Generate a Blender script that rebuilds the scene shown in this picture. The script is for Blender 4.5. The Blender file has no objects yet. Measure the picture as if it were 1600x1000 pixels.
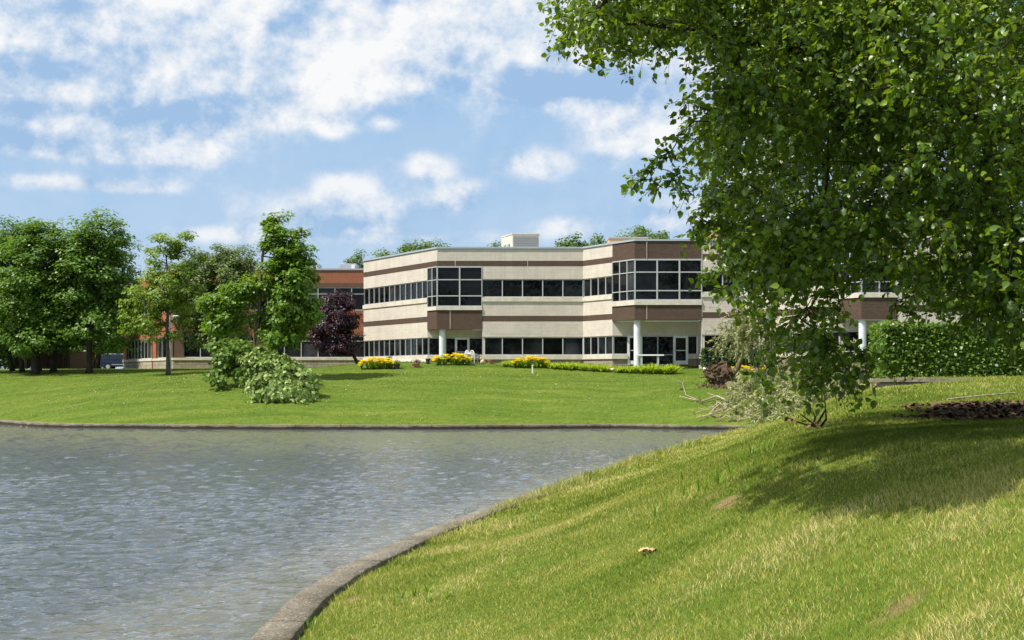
import bpy, math, random
import numpy as np
from mathutils import Vector

# ---------------------------------------------------------------- camera, sky, sun, exposure
SC = bpy.context.scene
COL = SC.collection
F, H, HY = 2167.0, 2.86, 588.0          # focal length in photo pixels, eye height above the water, horizon row
cam_d = bpy.data.cameras.new('camera')
cam = bpy.data.objects.new('camera', cam_d); COL.objects.link(cam)
cam.location = (0, 0, H); cam.rotation_euler = (math.radians(90), 0, 0)
cam_d.sensor_width = 36.0; cam_d.lens = 36.0 * F / 1600.0
cam_d.shift_y = (HY - 500.0) / 1600.0
cam_d.clip_start = 0.1; cam_d.clip_end = 6000
SC.camera = cam
SC.view_settings.view_transform = 'Standard'; SC.view_settings.look = 'None'
SC.view_settings.exposure = 0.55; SC.view_settings.gamma = 1.0
SC.cycles.max_bounces = 8; SC.cycles.transparent_max_bounces = 16
SC.cycles.use_denoising = True

SUN_AZ, SUN_EL = math.radians(65), math.radians(57)      # azimuth left of straight-behind the camera
to_sun = Vector((-math.sin(SUN_AZ) * math.cos(SUN_EL), -math.cos(SUN_AZ) * math.cos(SUN_EL), math.sin(SUN_EL)))
sun_d = bpy.data.lights.new('sun', 'SUN'); sun_d.energy = 5.0; sun_d.angle = math.radians(0.53); sun_d.color = (1.0, 0.95, 0.86)
sun = bpy.data.objects.new('sun', sun_d); COL.objects.link(sun)
sun.rotation_euler = to_sun.to_track_quat('Z', 'Y').to_euler()

world = bpy.data.worlds.new('World'); SC.world = world; world.use_nodes = True
def build_world():
    nt = world.node_tree; nt.nodes.clear(); N, L = nt.nodes, nt.links
    out = N.new('ShaderNodeOutputWorld'); bg = N.new('ShaderNodeBackground'); L.new(bg.outputs[0], out.inputs[0])
    bg.inputs[1].default_value = 0.083
    sky = N.new('ShaderNodeTexSky'); sky.sky_type = 'NISHITA'; sky.sun_disc = False
    sky.sun_elevation = SUN_EL; sky.sun_rotation = math.atan2(to_sun.x, to_sun.y); sky.air_density = 1.0; sky.dust_density = 0.3; sky.ozone_density = 2.5
    tc = N.new('ShaderNodeTexCoord'); sep = N.new('ShaderNodeSeparateXYZ'); L.new(tc.outputs['Generated'], sep.inputs[0])
    def put(sock, v):
        if isinstance(v, (int, float)): sock.default_value = v
        else: L.new(v, sock)
    def M(op, a, b=None, c=None, clamp=False):
        n = N.new('ShaderNodeMath'); n.operation = op; n.use_clamp = clamp
        put(n.inputs[0], a)
        if b is not None: put(n.inputs[1], b)
        if c is not None: put(n.inputs[2], c)
        return n.outputs[0]
    x, y, z = sep.outputs
    hyp = M('MAXIMUM', M('SQRT', M('ADD', M('MULTIPLY', x, x), M('MULTIPLY', y, y))), 1e-3)
    u, v = M('ARCTAN2', x, y), M('DIVIDE', z, hyp)
    def comb(a, b, c):
        n = N.new('ShaderNodeCombineXYZ'); put(n.inputs[0], a); put(n.inputs[1], b); put(n.inputs[2], c); return n.outputs[0]
    def noise(vec, scale, detail, rough, dist=0.0):
        n = N.new('ShaderNodeTexNoise'); n.noise_dimensions = '3D'; L.new(vec, n.inputs['Vector'])
        n.inputs['Scale'].default_value = scale; n.inputs['Detail'].default_value = detail
        n.inputs['Roughness'].default_value = rough; n.inputs['Distortion'].default_value = dist
        return n.outputs['Fac']
    # clouds stand in fixed directions of the sky dome: (azimuth, tangent of elevation, half sizes, density)
    def blob(px, py, a, b, amp):
        du = M('MULTIPLY', M('SUBTRACT', u, math.atan2(px - 800, F)), F / a)
        dv = M('MULTIPLY', M('SUBTRACT', v, (HY - py) / F), F / b)
        return M('MULTIPLY', M('EXPONENT', M('MULTIPLY', M('ADD', M('MULTIPLY', du, du), M('MULTIPLY', dv, dv)), -1.0)), amp)
    def total(lst):
        t = None
        for q in lst:
            s = blob(*q); t = s if t is None else M('ADD', t, s)
        return t
    body = total([(90, 70, 310, 110, 1.2), (330, 60, 240, 105, 1.1), (500, 95, 160, 70, .95), (600, 120, 50, 30, .5), (740, 20, 200, 75, 1.25), (930, 55, 170, 85, .95), (60, 175, 200, 40, .85), (40, 232, 110, 22, .45),
                  (230, 185, 150, 34, .55), (250, 247, 95, 28, .85), (110, 255, 120, 14, .45), (90, 300, 150, 14, .55), (220, 302, 60, 14, .5), (440, 184, 45, 20, .6), (522, 203, 30, 18, .75),
                  (605, 195, 26, 16, .45), (985, 205, 75, 48, .95), (1010, 175, 60, 30, .5), (835, 262, 56, 30, .72), (745, 296, 50, 18, .35), (668, 262, 42, 24, .65), (715, 318, 40, 20, .6), (925, 135, 140, 36, .85),
                  (540, 303, 50, 34, .95), (480, 338, 80, 24, .55), (590, 338, 56, 22, .5), (880, 352, 60, 18, .7), (1060, 335, 80, 30, .6), (330, 372, 120, 16, .5), (640, 372, 260, 16, .45), (1300, 250, 200, 250, .5)])
    body = M('ADD', body, M('MULTIPLY', M('SUBTRACT', 1.0, M('EXPONENT', M('MULTIPLY', M('MAXIMUM', M('SUBTRACT', v, 0.3), 0.0), -6.0))), 0.80))
    dark = total([(40, 240, 130, 20, .9), (180, 192, 170, 18, 1.0), (300, 215, 70, 14, .5), (930, 138, 150, 28, 1.0), (800, 120, 80, 22, .35), (400, 160, 130, 18, .45), (110, 38, 50, 14, .5), (270, 45, 60, 22, .35), (70, 130, 90, 20, .25),
                  (420, 50, 70, 18, .4), (560, 60, 60, 18, .4), (540, 352, 110, 14, .4), (835, 306, 90, 12, .35), (985, 248, 80, 14, .4), (250, 275, 90, 10, .4), (660, 285, 40, 8, .3)])
    p0 = comb(x, y, M('MULTIPLY', z, 1.2))
    # relief: the same noise sampled a little towards the sun (up and to the left)
    p1 = comb(M('SUBTRACT', x, 0.007), y, M('ADD', M('MULTIPLY', z, 1.2), 0.010))
    p2 = comb(M('SUBTRACT', x, 0.016), y, M('ADD', M('MULTIPLY', z, 1.2), 0.024))
    n0, n1 = noise(p0, 11.0, 12.0, 0.63, 0.0), noise(p1, 11.0, 12.0, 0.63, 0.0)
    nb, nb1 = noise(p0, 9.0, 3.0, 0.5, 0.0), noise(p2, 9.0, 3.0, 0.5, 0.0)
    dens = M('ADD', body, M('MULTIPLY', M('SUBTRACT', n0, 0.5), 1.5))
    mr = N.new('ShaderNodeMapRange'); mr.interpolation_type = 'SMOOTHSTEP'; put(mr.inputs[0], dens)
    mr.inputs[1].default_value = 0.12; mr.inputs[2].default_value = 0.66
    thin = M('ADD', 0.58, M('MULTIPLY', M('MULTIPLY', v, 5.5, clamp=True), 0.38))       # the far, low clouds stand behind more air
    alpha = M('ADD', M('MULTIPLY', M('MULTIPLY', mr.outputs[0], thin), 0.92), 0.08)
    relief = M('ADD', M('MULTIPLY', M('SUBTRACT', n0, n1), 4.6), M('MULTIPLY', M('SUBTRACT', nb, nb1), 3.2))
    lit = M('SUBTRACT', M('ADD', relief, 0.68), M('MULTIPLY', dark, M('ADD', M('MULTIPLY', nb, 1.0), 0.35)), clamp=True)
    ramp = N.new('ShaderNodeValToRGB'); L.new(lit, ramp.inputs[0])
    e = ramp.color_ramp.elements
    e[0].position = 0.0; e[0].color = (.34, .51, .75, 1)
    e[1].position = 1.0; e[1].color = (.93, .93, .93, 1)
    m1 = e.new(0.35); m1.color = (.53, .65, .81, 1)
    m2 = e.new(0.68); m2.color = (.76, .81, .88, 1)
    mul = N.new('ShaderNodeVectorMath'); mul.operation = 'SCALE'; L.new(ramp.outputs[0], mul.inputs[0]); mul.inputs['Scale'].default_value = 8.6
    # clear air: the physical sky, with the pale band near the horizon deepened to this day's blue
    tint = N.new('ShaderNodeMix'); tint.data_type = 'RGBA'; tint.blend_type = 'MIX'
    grad = N.new('ShaderNodeValToRGB'); L.new(M('MULTIPLY', v, 2.0, clamp=True), grad.inputs[0])
    g = grad.color_ramp.elements; g[0].position = 0.0; g[0].color = (.60, .70, .84, 1); g[1].position = 1.0; g[1].color = (.13, .31, .62, 1)
    g2 = g.new(0.2); g2.color = (.44, .62, .85, 1); g3 = g.new(0.55); g3.color = (.27, .51, .82, 1)
    gs = N.new('ShaderNodeVectorMath'); gs.operation = 'SCALE'; L.new(grad.outputs[0], gs.inputs[0]); gs.inputs['Scale'].default_value = 8.2
    tint.inputs[0].default_value = 0.9; L.new(sky.outputs[0], tint.inputs[6]); L.new(gs.outputs[0], tint.inputs[7])
    mix = N.new('ShaderNodeMix'); mix.data_type = 'RGBA'
    L.new(alpha, mix.inputs[0]); L.new(tint.outputs[2], mix.inputs[6]); L.new(mul.outputs[0], mix.inputs[7])
    L.new(mix.outputs[2], bg.inputs[0])
    world.cycles.sampling_method = 'MANUAL'; world.cycles.sample_map_resolution = 512
build_world()

# ---------------------------------------------------------------- helpers
RNG = np.random.default_rng(7)
def P(px, py, Y):
    """The point at depth Y seen in photo pixel (px, py)."""
    return np.array(((px - 800) / F * Y, Y, H - (py - HY) / F * Y))
def sstep(a, b, x):
    t = np.clip((np.asarray(x, float) - a) / (b - a), 0, 1); return t * t * (3 - 2 * t)
def nrm(v):
    v = np.asarray(v, float); return v / np.maximum(np.linalg.norm(v, axis=-1, keepdims=True), 1e-9)

def tag(o, label=None, cat=None, group=None, kind=None):
    if label: o['label'] = label
    if cat: o['category'] = cat
    if group: o['group'] = group
    if kind: o['kind'] = kind
    return o
def thing(name, loc, label, cat, group=None, rz=0.0):
    o = bpy.data.objects.new(name, None); COL.objects.link(o)
    o.location = tuple(float(c) for c in loc); o.rotation_euler = (0, 0, rz); o.empty_display_size = 0.2
    return tag(o, label, cat, group)
def children(o): return [c for c in bpy.data.objects if c.parent == o]
def copy_tree(o, parent=None):
    kids = children(o)
    c = o.copy(); COL.objects.link(c)
    if parent is not None: c.parent = parent
    for k in kids: copy_tree(k, c)
    return c

def link_mesh(me, name, parent, mats, local):
    for m in mats: me.materials.append(m)
    o = bpy.data.objects.new(name, me); COL.objects.link(o)
    if parent is not None: o.parent = parent
    return o
def origin_of(parent):
    p = np.zeros(3)
    while parent is not None:
        p += np.array(parent.location); parent = parent.parent
    return p
def np_obj(name, V, Fs, mats, parent=None, smooth=False, uv=False, midx=None, local=False):
    """One mesh object from numpy vertices (world coordinates unless local) and a list of face index arrays."""
    V = np.asarray(V, float)
    if not local: V = V - origin_of(parent)
    me = bpy.data.meshes.new(name)
    me.vertices.add(len(V)); me.vertices.foreach_set('co', V.astype(np.float32).ravel())
    Fs = [np.asarray(f, np.int32) for f in Fs if len(f)]
    loops = np.concatenate([f.ravel() for f in Fs]); tot = np.concatenate([np.full(len(f), f.shape[1], np.int32) for f in Fs])
    start = np.concatenate(([0], np.cumsum(tot)[:-1])).astype(np.int32)
    me.loops.add(len(loops)); me.loops.foreach_set('vertex_index', loops)
    me.polygons.add(len(tot)); me.polygons.foreach_set('loop_start', start); me.polygons.foreach_set('loop_total', tot)
    if smooth: me.polygons.foreach_set('use_smooth', np.ones(len(tot), bool))
    if midx is not None: me.polygons.foreach_set('material_index', np.asarray(midx, np.int32))
    me.update(calc_edges=True)
    if uv: auto_uv(me)
    if not isinstance(mats, (list, tuple)): mats = [mats]
    return link_mesh(me, name, parent, mats, local)
def auto_uv(me):
    """UVs in metres: along the wall and up for upright faces, x and y for level ones."""
    nl = len(me.loops); li = np.empty(nl, np.int32); me.loops.foreach_get('vertex_index', li)
    co = np.empty(len(me.vertices) * 3, np.float32); me.vertices.foreach_get('co', co); co = co.reshape(-1, 3)
    nf = len(me.polygons); n = np.empty(nf * 3, np.float32); me.polygons.foreach_get('normal', n); n = n.reshape(-1, 3)
    tot = np.empty(nf, np.int32); me.polygons.foreach_get('loop_total', tot)
    nn = np.repeat(n, tot, axis=0); p = co[li]
    up = np.abs(nn[:, 2]) < 0.7
    t = np.stack((-nn[:, 1], nn[:, 0]), 1); t /= np.maximum(np.linalg.norm(t, axis=1, keepdims=True), 1e-6)
    uu = np.where(up, p[:, 0] * t[:, 0] + p[:, 1] * t[:, 1], p[:, 0]); vv = np.where(up, p[:, 2], p[:, 1])
    lay = me.uv_layers.new(name='UVMap'); lay.data.foreach_set('uv', np.stack((uu, vv), 1).astype(np.float32).ravel())

class MB:
    """Collects shapes and links them as ONE mesh object."""
    def __init__(s): s.v, s.f, s.m = [], [], []
    def add(s, verts, faces, m=0):
        b = len(s.v); s.v += [tuple(map(float, p)) for p in verts]
        for f in faces: s.f.append([b + i for i in f]); s.m.append(m)
        return s
    def hexa(s, b4, t4, m=0):
        return s.add(list(b4) + list(t4), [(3, 2, 1, 0), (4, 5, 6, 7), (0, 1, 5, 4), (1, 2, 6, 5), (2, 3, 7, 6), (3, 0, 4, 7)], m)
    def box(s, c, d, rz=0.0, m=0, taper=1.0):
        ca, sa = math.cos(rz), math.sin(rz); hx, hy, hz = d[0] / 2, d[1] / 2, d[2] / 2
        def q(z, k): return [(c[0] + ca * x - sa * y, c[1] + sa * x + ca * y, c[2] + z) for x, y in ((-hx * k, -hy * k), (hx * k, -hy * k), (hx * k, hy * k), (-hx * k, hy * k))]
        return s.hexa(q(-hz, 1), q(hz, taper), m)
    def tube(s, pts, rad, n=6, m=0, cap=True):
        pts = [np.asarray(p, float) for p in pts]; k = len(pts)
        if not hasattr(rad, '__len__'): rad = [rad] * k
        vs, fs = [], []
        ref = None
        for i, p in enumerate(pts):
            d = nrm(pts[min(i + 1, k - 1)] - pts[max(i - 1, 0)])
            if ref is None: ref = np.array((1.0, 0, 0)) if abs(d[0]) < 0.8 else np.array((0, 1.0, 0))
            a = nrm(np.cross(d, ref)); b = np.cross(d, a); ref = np.cross(a, d)
            for j in range(n):
                t = 2 * math.pi * j / n; vs.append(p + rad[i] * (math.cos(t) * a + math.sin(t) * b))
        for i in range(k - 1):
            for j in range(n):
                j2 = (j + 1) % n; fs.append((i * n + j, i * n + j2, (i + 1) * n + j2, (i + 1) * n + j))
        if cap: fs.append(tuple(range(n - 1, -1, -1))); fs.append(tuple((k - 1) * n + j for j in range(n)))
        return s.add(vs, fs, m)
    def lathe(s, c, prof, n=12, m=0):
        vs, fs = [], []
        for r, z in prof:
            for j in range(n):
                t = 2 * math.pi * j / n; vs.append((c[0] + r * math.cos(t), c[1] + r * math.sin(t), c[2] + z))
        k = len(prof)
        for i in range(k - 1):
            for j in range(n):
                j2 = (j + 1) % n; fs.append((i * n + j, i * n + j2, (i + 1) * n + j2, (i + 1) * n + j))
        fs.append(tuple(range(n - 1, -1, -1))); fs.append(tuple((k - 1) * n + j for j in range(n)))
        return s.add(vs, fs, m)
    def prism(s, poly, z0, z1, m=0):
        k = len(poly)
        return s.add([(x, y, z0) for x, y in poly] + [(x, y, z1) for x, y in poly],
                     [tuple(range(k - 1, -1, -1)), tuple(range(k, 2 * k))] + [(i, (i + 1) % k, k + (i + 1) % k, k + i) for i in range(k)], m)
    def strip(s, poly, o0, o1, z0, z1, m=0):
        """A wall band along a plan polyline between outward offsets o0 and o1, mitred at the corners."""
        a, b = offset(poly, o0), offset(poly, o1); k = len(poly)
        vs = [(*p, z0) for p in a] + [(*p, z0) for p in b] + [(*p, z1) for p in a] + [(*p, z1) for p in b]
        fs = []
        for i in range(k - 1):
            fs += [(k + i, k + i + 1, 3 * k + i + 1, 3 * k + i), (i + 1, i, 2 * k + i, 2 * k + i + 1),
                   (2 * k + i, 3 * k + i, 3 * k + i + 1, 2 * k + i + 1), (i, i + 1, k + i + 1, k + i)]
        fs += [(0, k, 3 * k, 2 * k), (2 * k - 1, k - 1, 3 * k - 1, 4 * k - 1)]
        return s.add(vs, fs, m)
    def build(s, name, mats, parent=None, smooth=False, bevel=0.0, local=False):
        if not isinstance(mats, (list, tuple)): mats = [mats]
        off = np.zeros(3) if local else origin_of(parent)
        me = bpy.data.meshes.new(name); me.from_pydata([tuple(np.array(p) - off) for p in s.v], [], s.f)
        me.polygons.foreach_set('material_index', np.array(s.m, np.int32))
        if smooth: me.polygons.foreach_set('use_smooth', np.ones(len(s.f), bool))
        me.update(); auto_uv(me)
        o = link_mesh(me, name, parent, mats, local)
        if bevel:
            b = o.modifiers.new('bevel', 'BEVEL'); b.width = bevel; b.segments = 2; b.limit_method = 'ANGLE'
        return o
def offset(poly, o):
    poly = np.asarray(poly, float); k = len(poly); d = nrm(poly[1:] - poly[:-1]); n = np.stack((d[:, 1], -d[:, 0]), 1)
    out = []
    for i in range(k):
        if i == 0: out.append(poly[0] + n[0] * o)
        elif i == k - 1: out.append(poly[-1] + n[-1] * o)
        else:
            b = n[i - 1] + n[i]; out.append(poly[i] + b * (o / max(1e-3, 1 + float(n[i - 1] @ n[i]))))
    return out
def catmull(pts, n=6, closed=False):
    pts = np.asarray(pts, float); k = len(pts); out = []
    for i in range(k if closed else k - 1):
        g = lambda j: pts[j % k] if closed else pts[min(max(j, 0), k - 1)]
        a, b, c, d = g(i - 1), g(i), g(i + 1), g(i + 2)
        for q in range(n):
            t = q / n
            out.append(.5 * (2 * b + (c - a) * t + (2 * a - 5 * b + 4 * c - d) * t * t + (3 * b - a - 3 * c + d) * t ** 3))
    if not closed: out.append(pts[-1])
    return np.array(out)

# ---------------------------------------------------------------- materials
def mat_base(name):
    m = bpy.data.materials.new(name); m.use_nodes = True; nt = m.node_tree
    return m, nt.nodes, nt.links, nt.nodes['Principled BSDF']
def ramp_node(N, stops):
    r = N.new('ShaderNodeValToRGB'); e = r.color_ramp.elements
    e[0].position, e[0].color = stops[0][0], (*stops[0][1], 1); e[1].position, e[1].color = stops[-1][0], (*stops[-1][1], 1)
    for p, c in stops[1:-1]: q = e.new(p); q.color = (*c, 1)
    return r
def plain(name, col, rough=0.6, vary=0.12, scale=3.0, metal=0.0, bump=0.0, spec=0.5, coat=0.0):
    """Painted, cast or sawn surface: the colour with slight blotches, dirt and grain of its own."""
    m, N, L, b = mat_base(name); b.inputs['Roughness'].default_value = rough; b.inputs['Metallic'].default_value = metal
    b.inputs['Specular IOR Level'].default_value = spec; b.inputs['Coat Weight'].default_value = coat
    tc = N.new('ShaderNodeTexCoord'); n = N.new('ShaderNodeTexNoise'); L.new(tc.outputs['Object'], n.inputs['Vector'])
    n.inputs['Scale'].default_value = scale; n.inputs['Detail'].default_value = 6
    r = ramp_node(N, [(.3, tuple(c * (1 - vary) for c in col)), (.7, tuple(min(1, c * (1 + vary)) for c in col))])
    L.new(n.outputs['Fac'], r.inputs[0]); L.new(r.outputs[0], b.inputs['Base Color'])
    if bump:
        bp = N.new('ShaderNodeBump'); bp.inputs['Strength'].default_value = bump; bp.inputs['Distance'].default_value = .02
        n2 = N.new('ShaderNodeTexNoise'); n2.inputs['Scale'].default_value = scale * 8; n2.inputs['Detail'].default_value = 4
        L.new(tc.outputs['Object'], n2.inputs['Vector']); L.new(n2.outputs['Fac'], bp.inputs['Height']); L.new(bp.outputs[0], b.inputs['Normal'])
    return m
def masonry(name, c1, c2, mortar, bw, bh, mw=0.012, bump=0.3, rough=0.85, stain=0.12):
    m, N, L, b = mat_base(name); b.inputs['Roughness'].default_value = rough; b.inputs['Specular IOR Level'].default_value = .25
    uv = N.new('ShaderNodeTexCoord'); br = N.new('ShaderNodeTexBrick'); L.new(uv.outputs['UV'], br.inputs['Vector'])
    br.inputs['Color1'].default_value = (*c1, 1); br.inputs['Color2'].default_value = (*c2, 1); br.inputs['Mortar'].default_value = (*mortar, 1)
    br.inputs['Scale'].default_value = 1.0; br.inputs['Mortar Size'].default_value = mw; br.inputs['Brick Width'].default_value = bw; br.inputs['Row Height'].default_value = bh
    br.inputs['Mortar Smooth'].default_value = .2
    n = N.new('ShaderNodeTexNoise'); L.new(uv.outputs['Object'], n.inputs['Vector']); n.inputs['Scale'].default_value = .9; n.inputs['Detail'].default_value = 8; n.inputs['Roughness'].default_value = .65
    r = ramp_node(N, [(.3, (1 - stain,) * 3), (.65, (1.0,) * 3)]); L.new(n.outputs['Fac'], r.inputs[0])
    mx = N.new('ShaderNodeMix'); mx.data_type = 'RGBA'; mx.blend_type = 'MULTIPLY'; mx.inputs[0].default_value = 1.0
    L.new(br.outputs['Color'], mx.inputs[6]); L.new(r.outputs[0], mx.inputs[7]); L.new(mx.outputs[2], b.inputs['Base Color'])
    # rain streaks: narrow, long, running down
    mp = N.new('ShaderNodeMapping'); mp.inputs['Scale'].default_value = (2.2, 2.2, .16); L.new(uv.outputs['Object'], mp.inputs[0]); n4 = N.new('ShaderNodeTexNoise'); n4.inputs['Scale'].default_value = 2.2; n4.inputs['Detail'].default_value = 6; L.new(mp.outputs[0], n4.inputs['Vector'])
    r4 = ramp_node(N, [(.33, (1 - stain * .45,) * 3), (.52, (1.0,) * 3)]); L.new(n4.outputs['Fac'], r4.inputs[0]); m5 = N.new('ShaderNodeMix'); m5.data_type = 'RGBA'; m5.blend_type = 'MULTIPLY'; m5.inputs[0].default_value = 1; L.new(mx.outputs[2], m5.inputs[6]); L.new(r4.outputs[0], m5.inputs[7]); L.new(m5.outputs[2], b.inputs['Base Color'])
    bp = N.new('ShaderNodeBump'); bp.inputs['Strength'].default_value = bump; bp.inputs['Distance'].default_value = .015; bp.invert = True
    n2 = N.new('ShaderNodeTexNoise'); n2.inputs['Scale'].default_value = 14; n2.inputs['Detail'].default_value = 5; L.new(uv.outputs['Object'], n2.inputs['Vector'])
    ad = N.new('ShaderNodeMath'); ad.operation = 'ADD'; L.new(br.outputs['Fac'], ad.inputs[0]); L.new(n2.outputs['Fac'], ad.inputs[1])
    L.new(ad.outputs[0], bp.inputs['Height']); L.new(bp.outputs[0], b.inputs['Normal'])
    return m
def leafy(name, dark, mid, light, trans, tfac=0.35, rough=0.45, spec=0.4):
    """Leaf: each leaf a slightly different green, shiny above, light passing through."""
    m, N, L, b = mat_base(name); b.inputs['Roughness'].default_value = rough; b.inputs['Specular IOR Level'].default_value = spec
    g = N.new('ShaderNodeNewGeometry'); r = ramp_node(N, [(0.0, dark), (.5, mid), (1.0, light)]); L.new(g.outputs['Random Per Island'], r.inputs[0])
    L.new(r.outputs[0], b.inputs['Base Color'])
    t = N.new('ShaderNodeBsdfTranslucent'); t.inputs['Color'].default_value = (*trans, 1)
    mx = N.new('ShaderNodeMixShader'); mx.inputs[0].default_value = tfac
    L.new(b.outputs[0], mx.inputs[1]); L.new(t.outputs[0], mx.inputs[2]); L.new(mx.outputs[0], N['Material Output'].inputs[0])
    return m
def bark(name, c, scale=9.0):
    m, N, L, b = mat_base(name); b.inputs['Roughness'].default_value = .9; b.inputs['Specular IOR Level'].default_value = .15
    tc = N.new('ShaderNodeTexCoord'); mp = N.new('ShaderNodeMapping'); mp.inputs['Scale'].default_value = (1, 1, .25)
    L.new(tc.outputs['Object'], mp.inputs[0]); n = N.new('ShaderNodeTexNoise'); n.inputs['Scale'].default_value = scale; n.inputs['Detail'].default_value = 6
    L.new(mp.outputs[0], n.inputs['Vector']); r = ramp_node(N, [(.35, tuple(x * .5 for x in c)), (.7, tuple(x * 1.35 for x in c))])
    L.new(n.outputs['Fac'], r.inputs[0]); L.new(r.outputs[0], b.inputs['Base Color'])
    bp = N.new('ShaderNodeBump'); bp.inputs['Strength'].default_value = .6; bp.inputs['Distance'].default_value = .03; L.new(n.outputs['Fac'], bp.inputs['Height']); L.new(bp.outputs[0], b.inputs['Normal'])
    return m
def glass_mat(name, tint):
    """Dark tinted window glass, slightly uneven from sheet to sheet."""
    m, N, L, b = mat_base(name); b.inputs['Roughness'].default_value = .015; b.inputs['IOR'].default_value = 1.31
    oi = N.new('ShaderNodeObjectInfo'); tc = N.new('ShaderNodeTexCoord'); n = N.new('ShaderNodeTexNoise'); n.inputs['Scale'].default_value = .8; n.inputs['Detail'].default_value = 3
    ad = N.new('ShaderNodeVectorMath'); ad.operation = 'ADD'; L.new(tc.outputs['Object'], ad.inputs[0]); L.new(oi.outputs['Random'], ad.inputs[1]); L.new(ad.outputs[0], n.inputs['Vector'])
    r = ramp_node(N, [(.35, tuple(c * .35 for c in tint)), (.7, tuple(c * 1.6 for c in tint))]); L.new(n.outputs['Fac'], r.inputs[0])
    pw = N.new('ShaderNodeMath'); pw.operation = 'POWER'; L.new(oi.outputs['Random'], pw.inputs[0]); pw.inputs[1].default_value = 4.0; ma = N.new('ShaderNodeMath'); ma.operation = 'MULTIPLY_ADD'; L.new(pw.outputs[0], ma.inputs[0]); ma.inputs[1].default_value = 3.0; ma.inputs[2].default_value = .6
    sc = N.new('ShaderNodeVectorMath'); sc.operation = 'SCALE'; L.new(r.outputs[0], sc.inputs[0]); L.new(ma.outputs[0], sc.inputs['Scale']); L.new(sc.outputs[0], b.inputs['Base Color'])
    bp = N.new('ShaderNodeBump'); bp.inputs['Strength'].default_value = .02; bp.inputs['Distance'].default_value = .02
    n2 = N.new('ShaderNodeTexNoise'); n2.inputs['Scale'].default_value = .6; L.new(ad.outputs[0], n2.inputs['Vector']); L.new(n2.outputs['Fac'], bp.inputs['Height']); L.new(bp.outputs[0], b.inputs['Normal'])
    return m

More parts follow.
